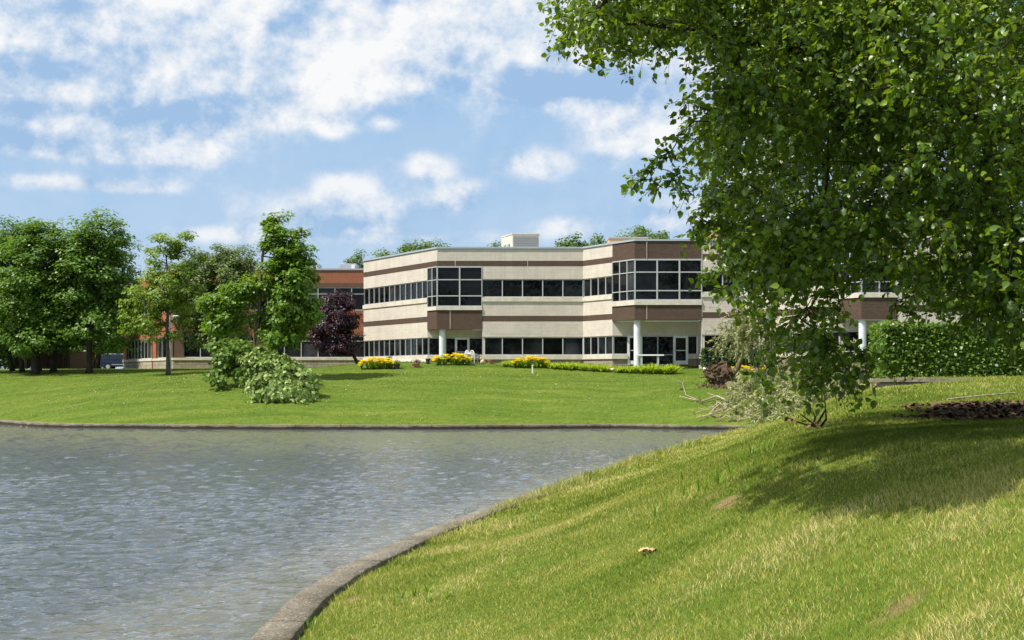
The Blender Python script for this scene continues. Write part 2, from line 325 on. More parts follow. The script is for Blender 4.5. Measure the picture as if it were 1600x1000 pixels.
MT = {
    'beige': masonry('pale_block', (.60, .535, .46), (.55, .485, .415), (.64, .585, .515), .62, .205, .010, .3, stain=.16),
    'brown': masonry('brown_brick', (.092, .056, .038), (.070, .042, .029), (.135, .10, .08), .23, .078, .008, .4),
    'stone': masonry('split_face_base', (.36, .29, .235), (.31, .25, .20), (.27, .22, .18), .42, .205, .012, .8, stain=.3),
    'orange': masonry('orange_brick', (.36, .115, .055), (.29, .09, .045), (.33, .19, .13), .23, .078, .008, .4),
    'drab': masonry('drab_brick', (.13, .075, .05), (.11, .062, .043), (.17, .12, .09), .23, .078, .008, .4),
    'ashlar': masonry('rough_ashlar', (.45, .38, .29), (.36, .31, .24), (.27, .23, .18), .62, .32, .02, 1.0, stain=.35),
    'sill': plain('limestone_sill', (.56, .50, .41), .8, .16, 2.2, bump=.3),
    'coping': plain('grey_metal_coping', (.42, .46, .50), .4, .06, 1.0, metal=.3),
    'frame': plain('pale_window_metal', (.42, .43, .43), .45, .05, 2.0),
    'frame_white': plain('white_door_metal', (.74, .74, .74), .45, .05, 2.0),
    'glass': glass_mat('tinted_glass', (.010, .011, .012)),
    'column': plain('painted_column', (.66, .68, .70), .5, .05, 2.0),
    'roof': plain('roof_membrane', (.40, .40, .39), .9, .1, 1.0),
    'unit': plain('rooftop_unit_beige', (.55, .52, .44), .6, .1, 2.0),
    'unit_grey': plain('rooftop_unit_grey', (.40, .42, .45), .5, .08, 2.0, metal=.2),
    'louvre': plain('louvre_grey', (.22, .23, .24), .6, .1, 30.0),
    'tan': plain('tan_panel', (.62, .38, .20), .8, .08, 1.5),
    'tanlight': plain('pale_panel', (.60, .54, .46), .8, .08, 1.5),
    'white': plain('white_paint', (.80, .80, .78), .4, .04, 3.0),
    'plum_bark': bark('dark_bark', (.035, .027, .024)),
    'bark': bark('grey_bark', (.105, .082, .062)),
    'bark_dark': bark('dark_grey_bark', (.055, .043, .034)),  # darker bark colour, used for most trees and the hedge stems
    'willow_bark': bark('olive_bark', (.17, .15, .075)),
    'dead_wood': bark('bleached_wood', (.44, .36, .27)),
    'split_wood': plain('fresh_split_wood', (.60, .33, .15), .8, .3, 9.0),
    'soil': plain('clod_soil', (.085, .052, .028), .95, .6, 5.0, bump=1.0),
    'terracotta': plain('terracotta', (.38, .16, .09), .8, .15, 5.0),
    'darkpot': plain('dark_pot', (.05, .035, .03), .7, .15, 5.0),
    'concrete': plain('pale_concrete', (.50, .46, .40), .9, .12, 2.5, bump=.3),
    'fence_wood': plain('weathered_wood', (.075, .050, .036), .9, .35, 5.0),
    'fence_pale': plain('grey_post_wood', (.20, .165, .14), .9, .2, 5.0),
    'navy': plain('navy_car_paint', (.006, .011, .045), .3, .03, 1.0, coat=.25),
    'black': plain('black_rubber', (.012, .012, .012), .8, .1, 3.0),
    'carglass': plain('car_glass', (.02, .022, .025), .05, .02, 1.0),
    'silver': plain('bright_trim', (.60, .60, .60), .3, .05, 1.0, metal=.6),
    'tail': plain('tail_lamp', (.55, .20, .18), .2, .1, 1.0),
    'statue': plain('tan_plaster', (.58, .44, .29), .8, .1, 5.0),
    'pale_rock': plain('white_limestone', (.62, .55, .45), .9, .25, 4.0, bump=.6),
    'lamp_grey': plain('grey_lamp_metal', (.42, .43, .44), .5, .05, 1.0),
    'lamp_white': plain('milky_lamp_glass', (.72, .73, .73), .3, .04, 1.0),
    'dry_leaf': plain('dry_leaf', (.46, .30, .15), .8, .25, 30.0),
    'withered': plain('withered_leaf', (.20, .10, .06), .9, .3, 20.0),
    'rust': plain('rust_red_pipe', (.28, .09, .05), .7, .15, 3.0),
    'maple': leafy('maple_leaf', (.058, .125, .014), (.095, .185, .022), (.155, .25, .036), (.20, .34, .03), .36),
    'maple_deep': leafy('deep_maple_leaf', (.045, .105, .015), (.075, .155, .024), (.12, .21, .036), (.16, .28, .03), .34),
    'locust': leafy('locust_leaf', (.11, .19, .016), (.155, .245, .024), (.22, .31, .035), (.26, .37, .03), .38),
    'olive': leafy('dull_olive_leaf', (.11, .16, .040), (.15, .205, .056), (.20, .26, .08), (.22, .30, .06), .36),
    'broken': leafy('bright_maple_leaf', (.065, .145, .010), (.115, .215, .016), (.18, .29, .028), (.24, .38, .02), .38),
    'under': leafy('pale_leaf_underside', (.075, .145, .016), (.16, .25, .045), (.40, .47, .16), (.24, .34, .06), .25, .6),
    'hanging': leafy('hanging_leaf', (.06, .13, .012), (.11, .20, .025), (.24, .33, .09), (.18, .30, .03), .32, .5),
    'plum': leafy('purple_leaf', (.024, .011, .018), (.045, .019, .031), (.085, .038, .055), (.07, .015, .025), .2, .4),
    'far': leafy('far_leaf', (.065, .125, .020), (.09, .165, .028), (.13, .21, .04), (.15, .25, .03), .34),
    'far_dark': leafy('far_dark_leaf', (.026, .060, .012), (.040, .085, .016), (.06, .115, .024), (.07, .14, .02), .28),
    'far_yellow': leafy('yellowish_leaf', (.075, .115, .015), (.10, .145, .02), (.14, .185, .03), (.14, .19, .03), .3),
    'pear': leafy('glossy_leaf', (.028, .066, .006), (.066, .130, .010), (.18, .265, .022), (.36, .52, .018), .29, .36, .5),
    'hedge': leafy('hedge_leaf', (.045, .105, .010), (.085, .165, .015), (.19, .29, .03), (.22, .34, .03), .34, .4),
    'yew': leafy('dark_hedge_leaf', (.016, .045, .010), (.026, .065, .014), (.045, .095, .02), (.05, .11, .02), .2),
    'willow': leafy('willow_leaf', (.20, .23, .08), (.31, .33, .13), (.46, .44, .22), (.28, .33, .11), .3, .6),
    'strap': leafy('strap_leaf', (.11, .21, .012), (.18, .30, .02), (.28, .40, .04), (.32, .46, .03), .4),
    'lime': leafy('lime_strap_leaf', (.24, .36, .015), (.38, .50, .03), (.55, .62, .09), (.50, .62, .05), .45),
    'yellow': leafy('yellow_petal', (.80, .58, .006), (.86, .70, .015), (.88, .76, .04), (.85, .66, .01), .35, .6),
    'weed': leafy('weed_leaf', (.08, .16, .008), (.125, .235, .012), (.18, .30, .02), (.22, .36, .015), .38),
    'chip': leafy('bark_chip', (.035, .022, .016), (.075, .045, .030), (.17, .115, .075), (.02, .01, .01), .02, .95, .1),
}

# ---------------------------------------------------------------- shoreline and terrain
SHORE = np.array([(-2.62, 13.73), (-2.55, 11), (-2.5, 8), (-2.7, 5), (-3.3, 2), (-4.6, -2), (-7, -6), (-12, -12), (-25, -18), (-60, -20), (-78, 10), (-74, 60), (-54, 92),
                  (-42, 90), (-34.5, 86.5), (-30, 82.0), (-26, 77.6), (-20, 75.8), (-12.4, 74.6), (-3, 74.7), (2.5, 75.6), (6.0, 76.0), (9.2, 74.6), (11.6, 74.2), (12.8, 72.5), (11.8, 69), (9.4, 62), (6.9, 54), (4.5, 46),
                  (2.8, 40), (1.5, 35), (.46, 31.25), (-.37, 28.4), (-1.02, 25.6), (-1.49, 23.76), (-1.86, 21.84), (-2.2, 20.06), (-2.48, 18.19), (-2.62, 15.98)])
SH = catmull(SHORE, 4, closed=True)          # travels with the water on its right-hand side reversed below if needed
def shore_d(X, Y):
    """Signed distance to the water's edge, positive on land."""
    X = np.asarray(X, float); sh = X.shape; x, y = X.ravel(), np.asarray(Y, float).ravel()
    best = np.full(x.shape, 1e9); inside = np.zeros(x.shape, bool)
    A, B = SH, np.roll(SH, -1, axis=0)
    for a, b in zip(A, B):
        ab = b - a; t = np.clip(((x - a[0]) * ab[0] + (y - a[1]) * ab[1]) / (ab @ ab), 0, 1)
        best = np.minimum(best, (x - a[0] - t * ab[0]) ** 2 + (y - a[1] - t * ab[1]) ** 2)
        c = (a[1] > y) != (b[1] > y)
        if c.any(): inside ^= c & (x < (b[0] - a[0]) * (y - a[1]) / (b[1] - a[1] + 1e-12) + a[0])
    d = np.sqrt(best); return np.where(inside, -d, d).reshape(sh)
_rl = np.random.default_rng(3); _W = [(_rl.normal(0, .35, 2), _rl.uniform(0, 6.28), a) for a in (.045, .04, .03, .03)] + [(_rl.normal(0, 1.3, 2), _rl.uniform(0, 6.28), .012) for _ in range(5)]
def ground_z(X, Y, d=None):
    X, Y = np.asarray(X, float), np.asarray(Y, float)
    if d is None: d = shore_d(X, Y)
    dp = np.maximum(d, 0)
    raw = .10 + .13 * dp + .034 * dp ** 2; raw = np.minimum(raw, 12); k = 3.5; cap = 2.05 + (.032 + .032 * sstep(24, 36, Y)) * np.minimum(dp, 14)
    nz = -np.log(np.exp(-k * raw) + np.exp(-k * cap)) / k
    fz = .17 + 3.4 * np.tanh(.27 * dp / 3.4) + .42 * sstep(90, 96.5, Y) * sstep(-16, -8, X)
    w = sstep(46, 72, Y); z = nz * (1 - w) + fz * w
    t = sstep(36.45, 36.6, Y) * sstep(9.3, 9.9, X - .36 * np.maximum(Y - 36.5, 0)) * (1 - sstep(40, 60, Y)); z = z + t * (np.maximum(2.80, z) - z)
    lump = sum(a * np.sin(kk[0] * X + kk[1] * Y + ph) for kk, ph, a in _W); z = z + lump * sstep(.6, 3, d) * .8 * (1 - .9 * sstep(80, 92, Y))
    bed = -.16 - .17 * np.maximum(-d, 0); bed = np.maximum(bed, -1.6)
    q = sstep(.08, .3, d); return bed * (1 - q) + z * q
def gz(x, y): return float(ground_z(np.array([x]), np.array([y]))[0])
def on(px, py, Y0=8.0, Y1=140.0):
    """Where the ray through a photo pixel first meets the ground."""
    Y = np.linspace(Y0, Y1, 2600); p = np.stack([(px - 800) / F * Y, Y, H - (py - HY) / F * Y], 1)
    under = np.nonzero(p[:, 2] <= ground_z(p[:, 0], p[:, 1]))[0]
    i = under[0] if len(under) else len(Y) - 1
    return np.array((p[i, 0], p[i, 1], gz(p[i, 0], p[i, 1])))

def axis(*segs):
    out = []
    for a, b, s in segs: out += list(np.arange(a, b, s))
    return np.array(out + [segs[-1][1]])
MULCH = np.array((9.3, 21.3))
def mulch_r(X, Y): return np.hypot((X - MULCH[0]) / 3.1, (Y - MULCH[1]) / 3.6) + .10 * np.sin(5 * np.arctan2(Y - MULCH[1], X - MULCH[0])) + .05 * np.sin(13 * np.arctan2(Y - MULCH[1], X - MULCH[0]))
SOIL = []
def build_ground():
    xs = axis((-1500, -300, 200), (-300, -90, 15), (-90, -40, 2), (-40, -5, .6), (-5, 16, .22), (16, 45, .7), (45, 120, 5), (120, 300, 20), (300, 1500, 200))
    ys = axis((-400, -60, 40), (-60, 4, 4), (4, 45, .24), (45, 74, .5), (74, 100, .35), (100, 130, 1.0), (130, 300, 10), (300, 3000, 150))
    X, Y = np.meshgrid(xs, ys); d = shore_d(X, Y); Z = ground_z(X, Y, d)
    V = np.stack((X.ravel(), Y.ravel(), Z.ravel()), 1); nx, ny = len(xs), len(ys)
    i = np.arange(nx * ny).reshape(ny, nx); Fq = np.stack((i[:-1, :-1].ravel(), i[:-1, 1:].ravel(), i[1:, 1:].ravel(), i[1:, :-1].ravel()), 1)
    m, N, L, b = mat_base('lawn_ground'); b.inputs['Roughness'].default_value = .95; b.inputs['Specular IOR Level'].default_value = .1
    tc = N.new('ShaderNodeTexCoord')
    def nz(scale, detail, rough=.6, sx=1.0, sy=1.0):
        mp = N.new('ShaderNodeMapping'); mp.inputs['Scale'].default_value = (sx, sy, 1); L.new(tc.outputs['Object'], mp.inputs[0])
        n = N.new('ShaderNodeTexNoise'); n.inputs['Scale'].default_value = scale; n.inputs['Detail'].default_value = detail; n.inputs['Roughness'].default_value = rough
        L.new(mp.outputs[0], n.inputs['Vector']); return n.outputs['Fac']
    r1 = ramp_node(N, [(.3, (.058, .108, .013)), (.45, (.088, .145, .017)), (.58, (.125, .172, .024)), (.72, (.20, .21, .045))]); L.new(nz(.42, 8, .72, .30, 2.0), r1.inputs[0])
    r2 = ramp_node(N, [(.28, (.5, .58, .45)), (.72, (1.35, 1.27, 1.35))]); L.new(nz(3.5, 9, .8), r2.inputs[0])
    mx = N.new('ShaderNodeMix'); mx.data_type = 'RGBA'; mx.blend_type = 'MULTIPLY'; mx.inputs[0].default_value = 1; L.new(r1.outputs[0], mx.inputs[6]); L.new(r2.outputs[0], mx.inputs[7])
    # bed of the pond: pale pebbles by the kerb, dark mud further out; bare soil and mulch patches
    at = N.new('ShaderNodeAttribute'); at.attribute_name = 'cover'; sp = N.new('ShaderNodeSeparateColor'); L.new(at.outputs['Color'], sp.inputs[0])
    def blend(fac, a, colsock):
        q = N.new('ShaderNodeMix'); q.data_type = 'RGBA'; L.new(fac, q.inputs[0]); L.new(a, q.inputs[6]); L.new(colsock, q.inputs[7]); return q.outputs[2]
    vo = N.new('ShaderNodeTexVoronoi'); vo.inputs['Scale'].default_value = 9; L.new(tc.outputs['Object'], vo.inputs['Vector'])
    peb = ramp_node(N, [(0, (.20, .165, .12)), (.5, (.34, .28, .20)), (1, (.5, .42, .31))]); L.new(vo.outputs['Color'], peb.inputs[0])
    soil = ramp_node(N, [(.3, (.16, .095, .05)), (.7, (.34, .23, .13))]); L.new(nz(9, 5), soil.inputs[0])
    mud = N.new('ShaderNodeRGB'); mud.outputs[0].default_value = (.042, .040, .032, 1)
    mulch = ramp_node(N, [(.3, (.03, .019, .013)), (.7, (.085, .055, .037))]); L.new(nz(18, 5), mulch.inputs[0])
    c = blend(sp.outputs[0], mx.outputs[2], soil.outputs[0]); c = blend(sp.outputs[1], c, mulch.outputs[0])
    pm = N.new('ShaderNodeAttribute'); pm.attribute_name = 'bed'; sp2 = N.new('ShaderNodeSeparateColor'); L.new(pm.outputs['Color'], sp2.inputs[0])
    c = blend(sp2.outputs[0], c, peb.outputs[0]); c = blend(sp2.outputs[1], c, mud.outputs[0]); L.new(c, b.inputs['Base Color'])
    bp = N.new('ShaderNodeBump'); bp.inputs['Strength'].default_value = .9; bp.inputs['Distance'].default_value = .06; L.new(nz(16, 5, .7), bp.inputs['Height']); L.new(bp.outputs[0], b.inputs['Normal'])
    o = np_obj('ground', V, [Fq], m, smooth=True); tag(o, kind='structure')
    soilm = np.zeros(X.size); xr, yr = X.ravel(), Y.ravel()
    for sx, sy, rx, ry in SOIL:
        soilm = np.maximum(soilm, 1 - sstep(.5, 1.25, np.hypot((xr - sx) / rx, (yr - sy) / ry)))
    mul = 1 - sstep(.9, 1.1, mulch_r(xr, yr)); dd = d.ravel()
    for nm, R, G in (('cover', soilm, mul), ('bed', 1 - sstep(.05, .2, dd), 1 - sstep(-7, -2.5, dd))):
        a = o.data.color_attributes.new(nm, 'FLOAT_COLOR', 'POINT')
        a.data.foreach_set('color', np.stack((R, G, np.zeros_like(R), np.ones_like(R)), 1).astype(np.float32).ravel())
for q in ((1135, 786, .17, .36), (1105, 779, .10, .2), (560, 935, .16, .3), (1290, 660, .7, .5), (1245, 652, .3, .3), (1420, 975, .10, .12)):
    p = on(q[0], q[1]); SOIL.append((p[0], p[1], q[2], q[3]))
build_ground()

def build_water():
    m, N, L, b = mat_base('pond_water'); N.remove(b)
    tc = N.new('ShaderNodeTexCoord')
    def nz(scale, detail, rough, sx, sy, rot=0.0, dist=.0):
        mp = N.new('ShaderNodeMapping'); mp.inputs['Scale'].default_value = (sx, sy, 1); mp.inputs['Rotation'].default_value = (0, 0, rot); L.new(tc.outputs['Object'], mp.inputs[0])
        n = N.new('ShaderNodeTexNoise'); n.inputs['Scale'].default_value = scale; n.inputs['Detail'].default_value = detail; n.inputs['Roughness'].default_value = rough; n.inputs['Distortion'].default_value = dist
        L.new(mp.outputs[0], n.inputs['Vector']); return n.outputs['Fac']
    def mth(op, a, c):
        n = N.new('ShaderNodeMath'); n.operation = op
        for s, q in zip(n.inputs, (a, c)):
            if isinstance(q, float): s.default_value = q
            else: L.new(q, s)
        return n.outputs[0]
    h = nz(4.6, 4, .6, .75, 1.3, -.25, .4)
    bp = N.new('ShaderNodeBump'); bp.inputs['Strength'].default_value = 1.0; bp.inputs['Distance'].default_value = .06; L.new(h, bp.inputs['Height'])
    fr = N.new('ShaderNodeFresnel'); fr.inputs['IOR'].default_value = 1.33; L.new(bp.outputs[0], fr.inputs['Normal'])
    gl = N.new('ShaderNodeBsdfGlossy'); gl.inputs['Roughness'].default_value = .06; gl.inputs['Color'].default_value = (.97, .98, 1, 1); L.new(bp.outputs[0], gl.inputs['Normal'])
    df = N.new('ShaderNodeBsdfDiffuse'); df.inputs['Color'].default_value = (.145, .170, .178, 1)
    tr = N.new('ShaderNodeBsdfTransparent'); tr.inputs['Color'].default_value = (.80, .82, .70, 1)
    ms = N.new('ShaderNodeMixShader'); ms.inputs[0].default_value = .60; L.new(df.outputs[0], ms.inputs[1]); L.new(tr.outputs[0], ms.inputs[2])
    mx = N.new('ShaderNodeMixShader'); L.new(fr.outputs[0], mx.inputs[0]); L.new(ms.outputs[0], mx.inputs[1]); L.new(gl.outputs[0], mx.inputs[2])
    L.new(mx.outputs[0], N['Material Output'].inputs[0])
    # wind waves as a real surface: many small wave trains, ruffled and calmer patches
    ys, y = list(np.arange(-22, 8, 2.0)), 8.0
    while y < 78: ys.append(y); y += .0034 * y
    ys = np.array(ys + list(np.arange(78, 96, 2.0))); xs = np.concatenate((np.arange(-80, -34, 3.0), np.arange(-34, 14.5, .075)))
    X, Y = np.meshgrid(xs, ys); Z = np.zeros_like(X); rng = np.random.default_rng(17)
    for i in range(64):
        lam = .17 * (.80 / .17) ** rng.random() ** 1.1; th = math.radians(250) + rng.normal() * .52; k = 2 * math.pi / lam; amp = .0058 * lam ** .95
        ph = k * (math.cos(th) * X + math.sin(th) * Y) + rng.uniform(0, 6.283)
        fade = 1 - .75 * sstep(lam * 60, lam * 170, Y)             # waves too fine for the far rows are left to the ripple texture
        Z += amp * fade * (np.sin(ph) + .22 * np.cos(2 * ph))
    gust = .95 + .09 * np.sin(X * .21 + Y * .13 + 1) * np.sin(Y * .17 - X * .08) + .05 * np.sin(X * .55 - Y * .31 + 2)
    Z *= np.clip(gust, .3, 1.3); d = shore_d(X[::1, ::1], Y); Z *= sstep(.1, -.8, d) if False else 1 - sstep(-.8, .1, d)
    idx = np.arange(X.size).reshape(X.shape); q = np.stack((idx[:-1, :-1].ravel(), idx[:-1, 1:].ravel(), idx[1:, 1:].ravel(), idx[1:, :-1].ravel()), 1)
    dm = np.minimum.reduce([d.ravel()[q[:, i]] for i in range(4)]); q = q[dm < .15]
    used = np.unique(q); remap = np.full(X.size, -1); remap[used] = np.arange(len(used)); V = np.stack((X.ravel(), Y.ravel(), Z.ravel()), 1)[used]
    o = np_obj('water', V, [remap[q]], m, smooth=True); tag(o, kind='structure')
def offset_closed(poly, o):
    poly = np.asarray(poly); a = np.roll(poly, 1, 0); c = np.roll(poly, -1, 0); d = nrm(c - a); n = np.stack((d[:, 1], -d[:, 0]), 1)
    q = poly + n * .05
    if shore_d(q[:1, 0], q[:1, 1])[0] < 0: n = -n
    return poly + n * o
build_water()

def build_kerb():
    m, N, L, b = mat_base('pebbled_concrete'); b.inputs['Roughness'].default_value = .9; b.inputs['Specular IOR Level'].default_value = .3
    tc = N.new('ShaderNodeTexCoord'); v = N.new('ShaderNodeTexVoronoi'); v.inputs['Scale'].default_value = 45; L.new(tc.outputs['Object'], v.inputs['Vector'])
    r = ramp_node(N, [(.0, (.085, .075, .058)), (.45, (.17, .15, .115)), (.8, (.25, .22, .175)), (1, (.5, .46, .38))]); L.new(v.outputs['Color'], r.inputs[0])
    n = N.new('ShaderNodeTexNoise'); n.inputs['Scale'].default_value = 1.7; n.inputs['Detail'].default_value = 7; L.new(tc.outputs['Object'], n.inputs['Vector'])
    r2 = ramp_node(N, [(.3, (.6, .57, .52)), (.65, (1, 1, 1))]); L.new(n.outputs['Fac'], r2.inputs[0])
    mx = N.new('ShaderNodeMix'); mx.data_type = 'RGBA'; mx.blend_type = 'MULTIPLY'; mx.inputs[0].default_value = 1; L.new(r.outputs[0], mx.inputs[6]); L.new(r2.outputs[0], mx.inputs[7]); # the face is darker below an uneven line
    sx = N.new('ShaderNodeSeparateXYZ'); L.new(tc.outputs['Object'], sx.inputs[0]); n3 = N.new('ShaderNodeTexNoise'); n3.inputs['Scale'].default_value = 2.5; n3.inputs['Detail'].default_value = 5; L.new(tc.outputs['Object'], n3.inputs['Vector'])
    ad = N.new('ShaderNodeMath'); ad.operation = 'MULTIPLY_ADD'; L.new(n3.outputs['Fac'], ad.inputs[0]); ad.inputs[1].default_value = .16; L.new(sx.outputs[2], ad.inputs[2])
    r4 = ramp_node(N, [(.20, (.17, .15, .11)), (.25, (1, 1, 1))]); L.new(ad.outputs[0], r4.inputs[0])
    ja = N.new('ShaderNodeAttribute'); ja.attribute_name = 'along'; jf = N.new('ShaderNodeMath'); jf.operation = 'FRACT'; L.new(ja.outputs['Fac'], jf.inputs[0])
    jr = ramp_node(N, [(.0, (.12, .11, .09)), (.012, (.35, .33, .3)), (.02, (1, 1, 1))]); L.new(jf.outputs[0], jr.inputs[0]); mj = N.new('ShaderNodeMix'); mj.data_type = 'RGBA'; mj.blend_type = 'MULTIPLY'; mj.inputs[0].default_value = 1; L.new(mx.outputs[2], mj.inputs[6]); L.new(jr.outputs[0], mj.inputs[7]); mx = mj
    m4 = N.new('ShaderNodeMix'); m4.data_type = 'RGBA'; m4.blend_type = 'MULTIPLY'; m4.inputs[0].default_value = 1; L.new(mx.outputs[2], m4.inputs[6]); L.new(r4.outputs[0], m4.inputs[7]); L.new(m4.outputs[2], b.inputs['Base Color'])
    bp = N.new('ShaderNodeBump'); bp.inputs['Strength'].default_value = .7; bp.inputs['Distance'].default_value = .012; L.new(v.outputs['Distance'], bp.inputs['Height']); L.new(bp.outputs[0], b.inputs['Normal'])
    fine = catmull(SHORE, 14, closed=True)
    rng = np.random.default_rng(5); k = len(fine); jit = np.convolve(rng.normal(0, .02, k + 8), np.ones(9) / 9, 'valid')[:k]
    rings = []
    for o_, z in ((-.01, -1.0), (0.0, .215), (.014, .243), (.21, .25), (.405, .245), (.42, .225), (.425, -.6)):
        q = offset_closed(fine, o_); rings.append(np.concatenate((q, (np.full(k, z) + (jit if z > 0 else 0))[:, None]), 1))
    V = np.concatenate(rings); fs = []
    idx = np.arange(k); nx = (idx + 1) % k
    for i in range(len(rings) - 1): fs.append(np.stack((i * k + idx, i * k + nx, (i + 1) * k + nx, (i + 1) * k + idx), 1))
    o = np_obj('kerb', V, fs, m); tag(o, kind='structure')
    sl = np.concatenate(([0], np.cumsum(np.linalg.norm(fine[1:] - fine[:-1], axis=1)))) / 2.45
    at = o.data.attributes.new('along', 'FLOAT', 'POINT'); at.data.foreach_set('value', np.tile(sl, len(rings)).astype(np.float32))
build_kerb()

# ---------------------------------------------------------------- office building
def poly_at(poly, s):
    poly = np.asarray(poly, float); L_ = np.concatenate(([0], np.cumsum(np.linalg.norm(poly[1:] - poly[:-1], axis=1))))
    i = int(np.clip(np.searchsorted(L_, s, 'right') - 1, 0, len(poly) - 2)); t = (s - L_[i]) / (L_[i + 1] - L_[i]); return poly[i] + t * (poly[i + 1] - poly[i])
def cut(poly, A, B):
    """The piece of a polyline between two of its points given by index or coordinates."""
    poly = [np.asarray(p, float) for p in poly]
    def loc(a):
        if isinstance(a, int): return float(a)
        a = np.asarray(a, float); best = (1e9, 0)
        for i in range(len(poly) - 1):
            d = poly[i + 1] - poly[i]; t = float(np.clip((a - poly[i]) @ d / (d @ d), 0, 1)); e = np.linalg.norm(poly[i] + t * d - a)
            if e < best[0] - 1e-9: best = (e, i + t)
        return best[1]
    a, b = loc(A), loc(B); get = lambda t: poly[min(int(t), len(poly) - 2)] + (t - min(int(t), len(poly) - 2)) * (poly[min(int(t), len(poly) - 2) + 1] - poly[min(int(t), len(poly) - 2)])
    return [get(a)] + [poly[i] for i in range(int(math.floor(a + 1e-6)) + 1, int(math.ceil(b - 1e-6)))] + [get(b)]
def windows(parent, A, B, z0, z1, n, rows=(), o=-.10, fw=.072, depth=.11, fm='frame', gm='glass'):
    A, B = np.asarray(A, float), np.asarray(B, float); d = nrm(B - A); nn = np.array((d[1], -d[0])); Lh = np.linalg.norm(B - A) / n; rz = math.atan2(d[1], d[0])
    for i in range(n):
        c = A + d * (i + .5) * Lh + nn * o; g = .0015 * ((i % 2) * 2 - 1)
        mb = MB(); zz = (z0 + z1) / 2; hh = z1 - z0
        for sgn in (-1, 1):
            q = c + d * sgn * (Lh / 2 - fw / 4); mb.box((q[0], q[1], zz), (fw / 2 - .001, depth, hh), rz)
        w = Lh - fw
        for z, t in [(z0 + fw / 2, fw), (z1 - fw / 2, fw)] + [(r, fw * .75) for r in rows]:
            mb.box((c[0], c[1], z), (w - .002, depth - .012, t), rz)
        fr = mb.build('window', MT[fm], parent)
        q = c - nn * (.02 + random.random() * .004)
        MB().box((q[0], q[1], zz), (w + .02, .012, hh - fw), rz + random.uniform(-.004, .004)).build('pane', MT[gm], fr)
def door(parent, A, B, z0, z1, o=-.08, label=None):
    A, B = np.asarray(A, float), np.asarray(B, float); d = nrm(B - A); nn = np.array((d[1], -d[0])); W = np.linalg.norm(B - A); rz = math.atan2(d[1], d[0]); c = (A + B) / 2 + nn * o
    mb = MB(); fw = .14
    for sgn in (-1, 1):
        q = c + d * sgn * (W / 2 - fw / 2); mb.box((q[0], q[1], (z0 + z1) / 2), (fw, .12, z1 - z0), rz)
    for z, t in ((z0 + .14, .26), (z1 - .08, .15), ((z0 + z1) / 2 - .02, .05)): mb.box((c[0], c[1], z), (W - 2 * fw, .09, t), rz)
    dr = mb.build('door', MT['frame_white'], parent)
    q = c - nn * .02; MB().box((q[0], q[1], (z0 + z1) / 2), (W - fw * 1.6, .014, z1 - z0 - .2), rz).build('pane', MT['glass'], dr)
    q = c - d * (W / 2 - .1) + nn * .1; MB().tube([(q[0], q[1], z0 + .85), (q[0], q[1], z0 + 1.25)], .018, 6).build('handle', MT['coping'], dr)

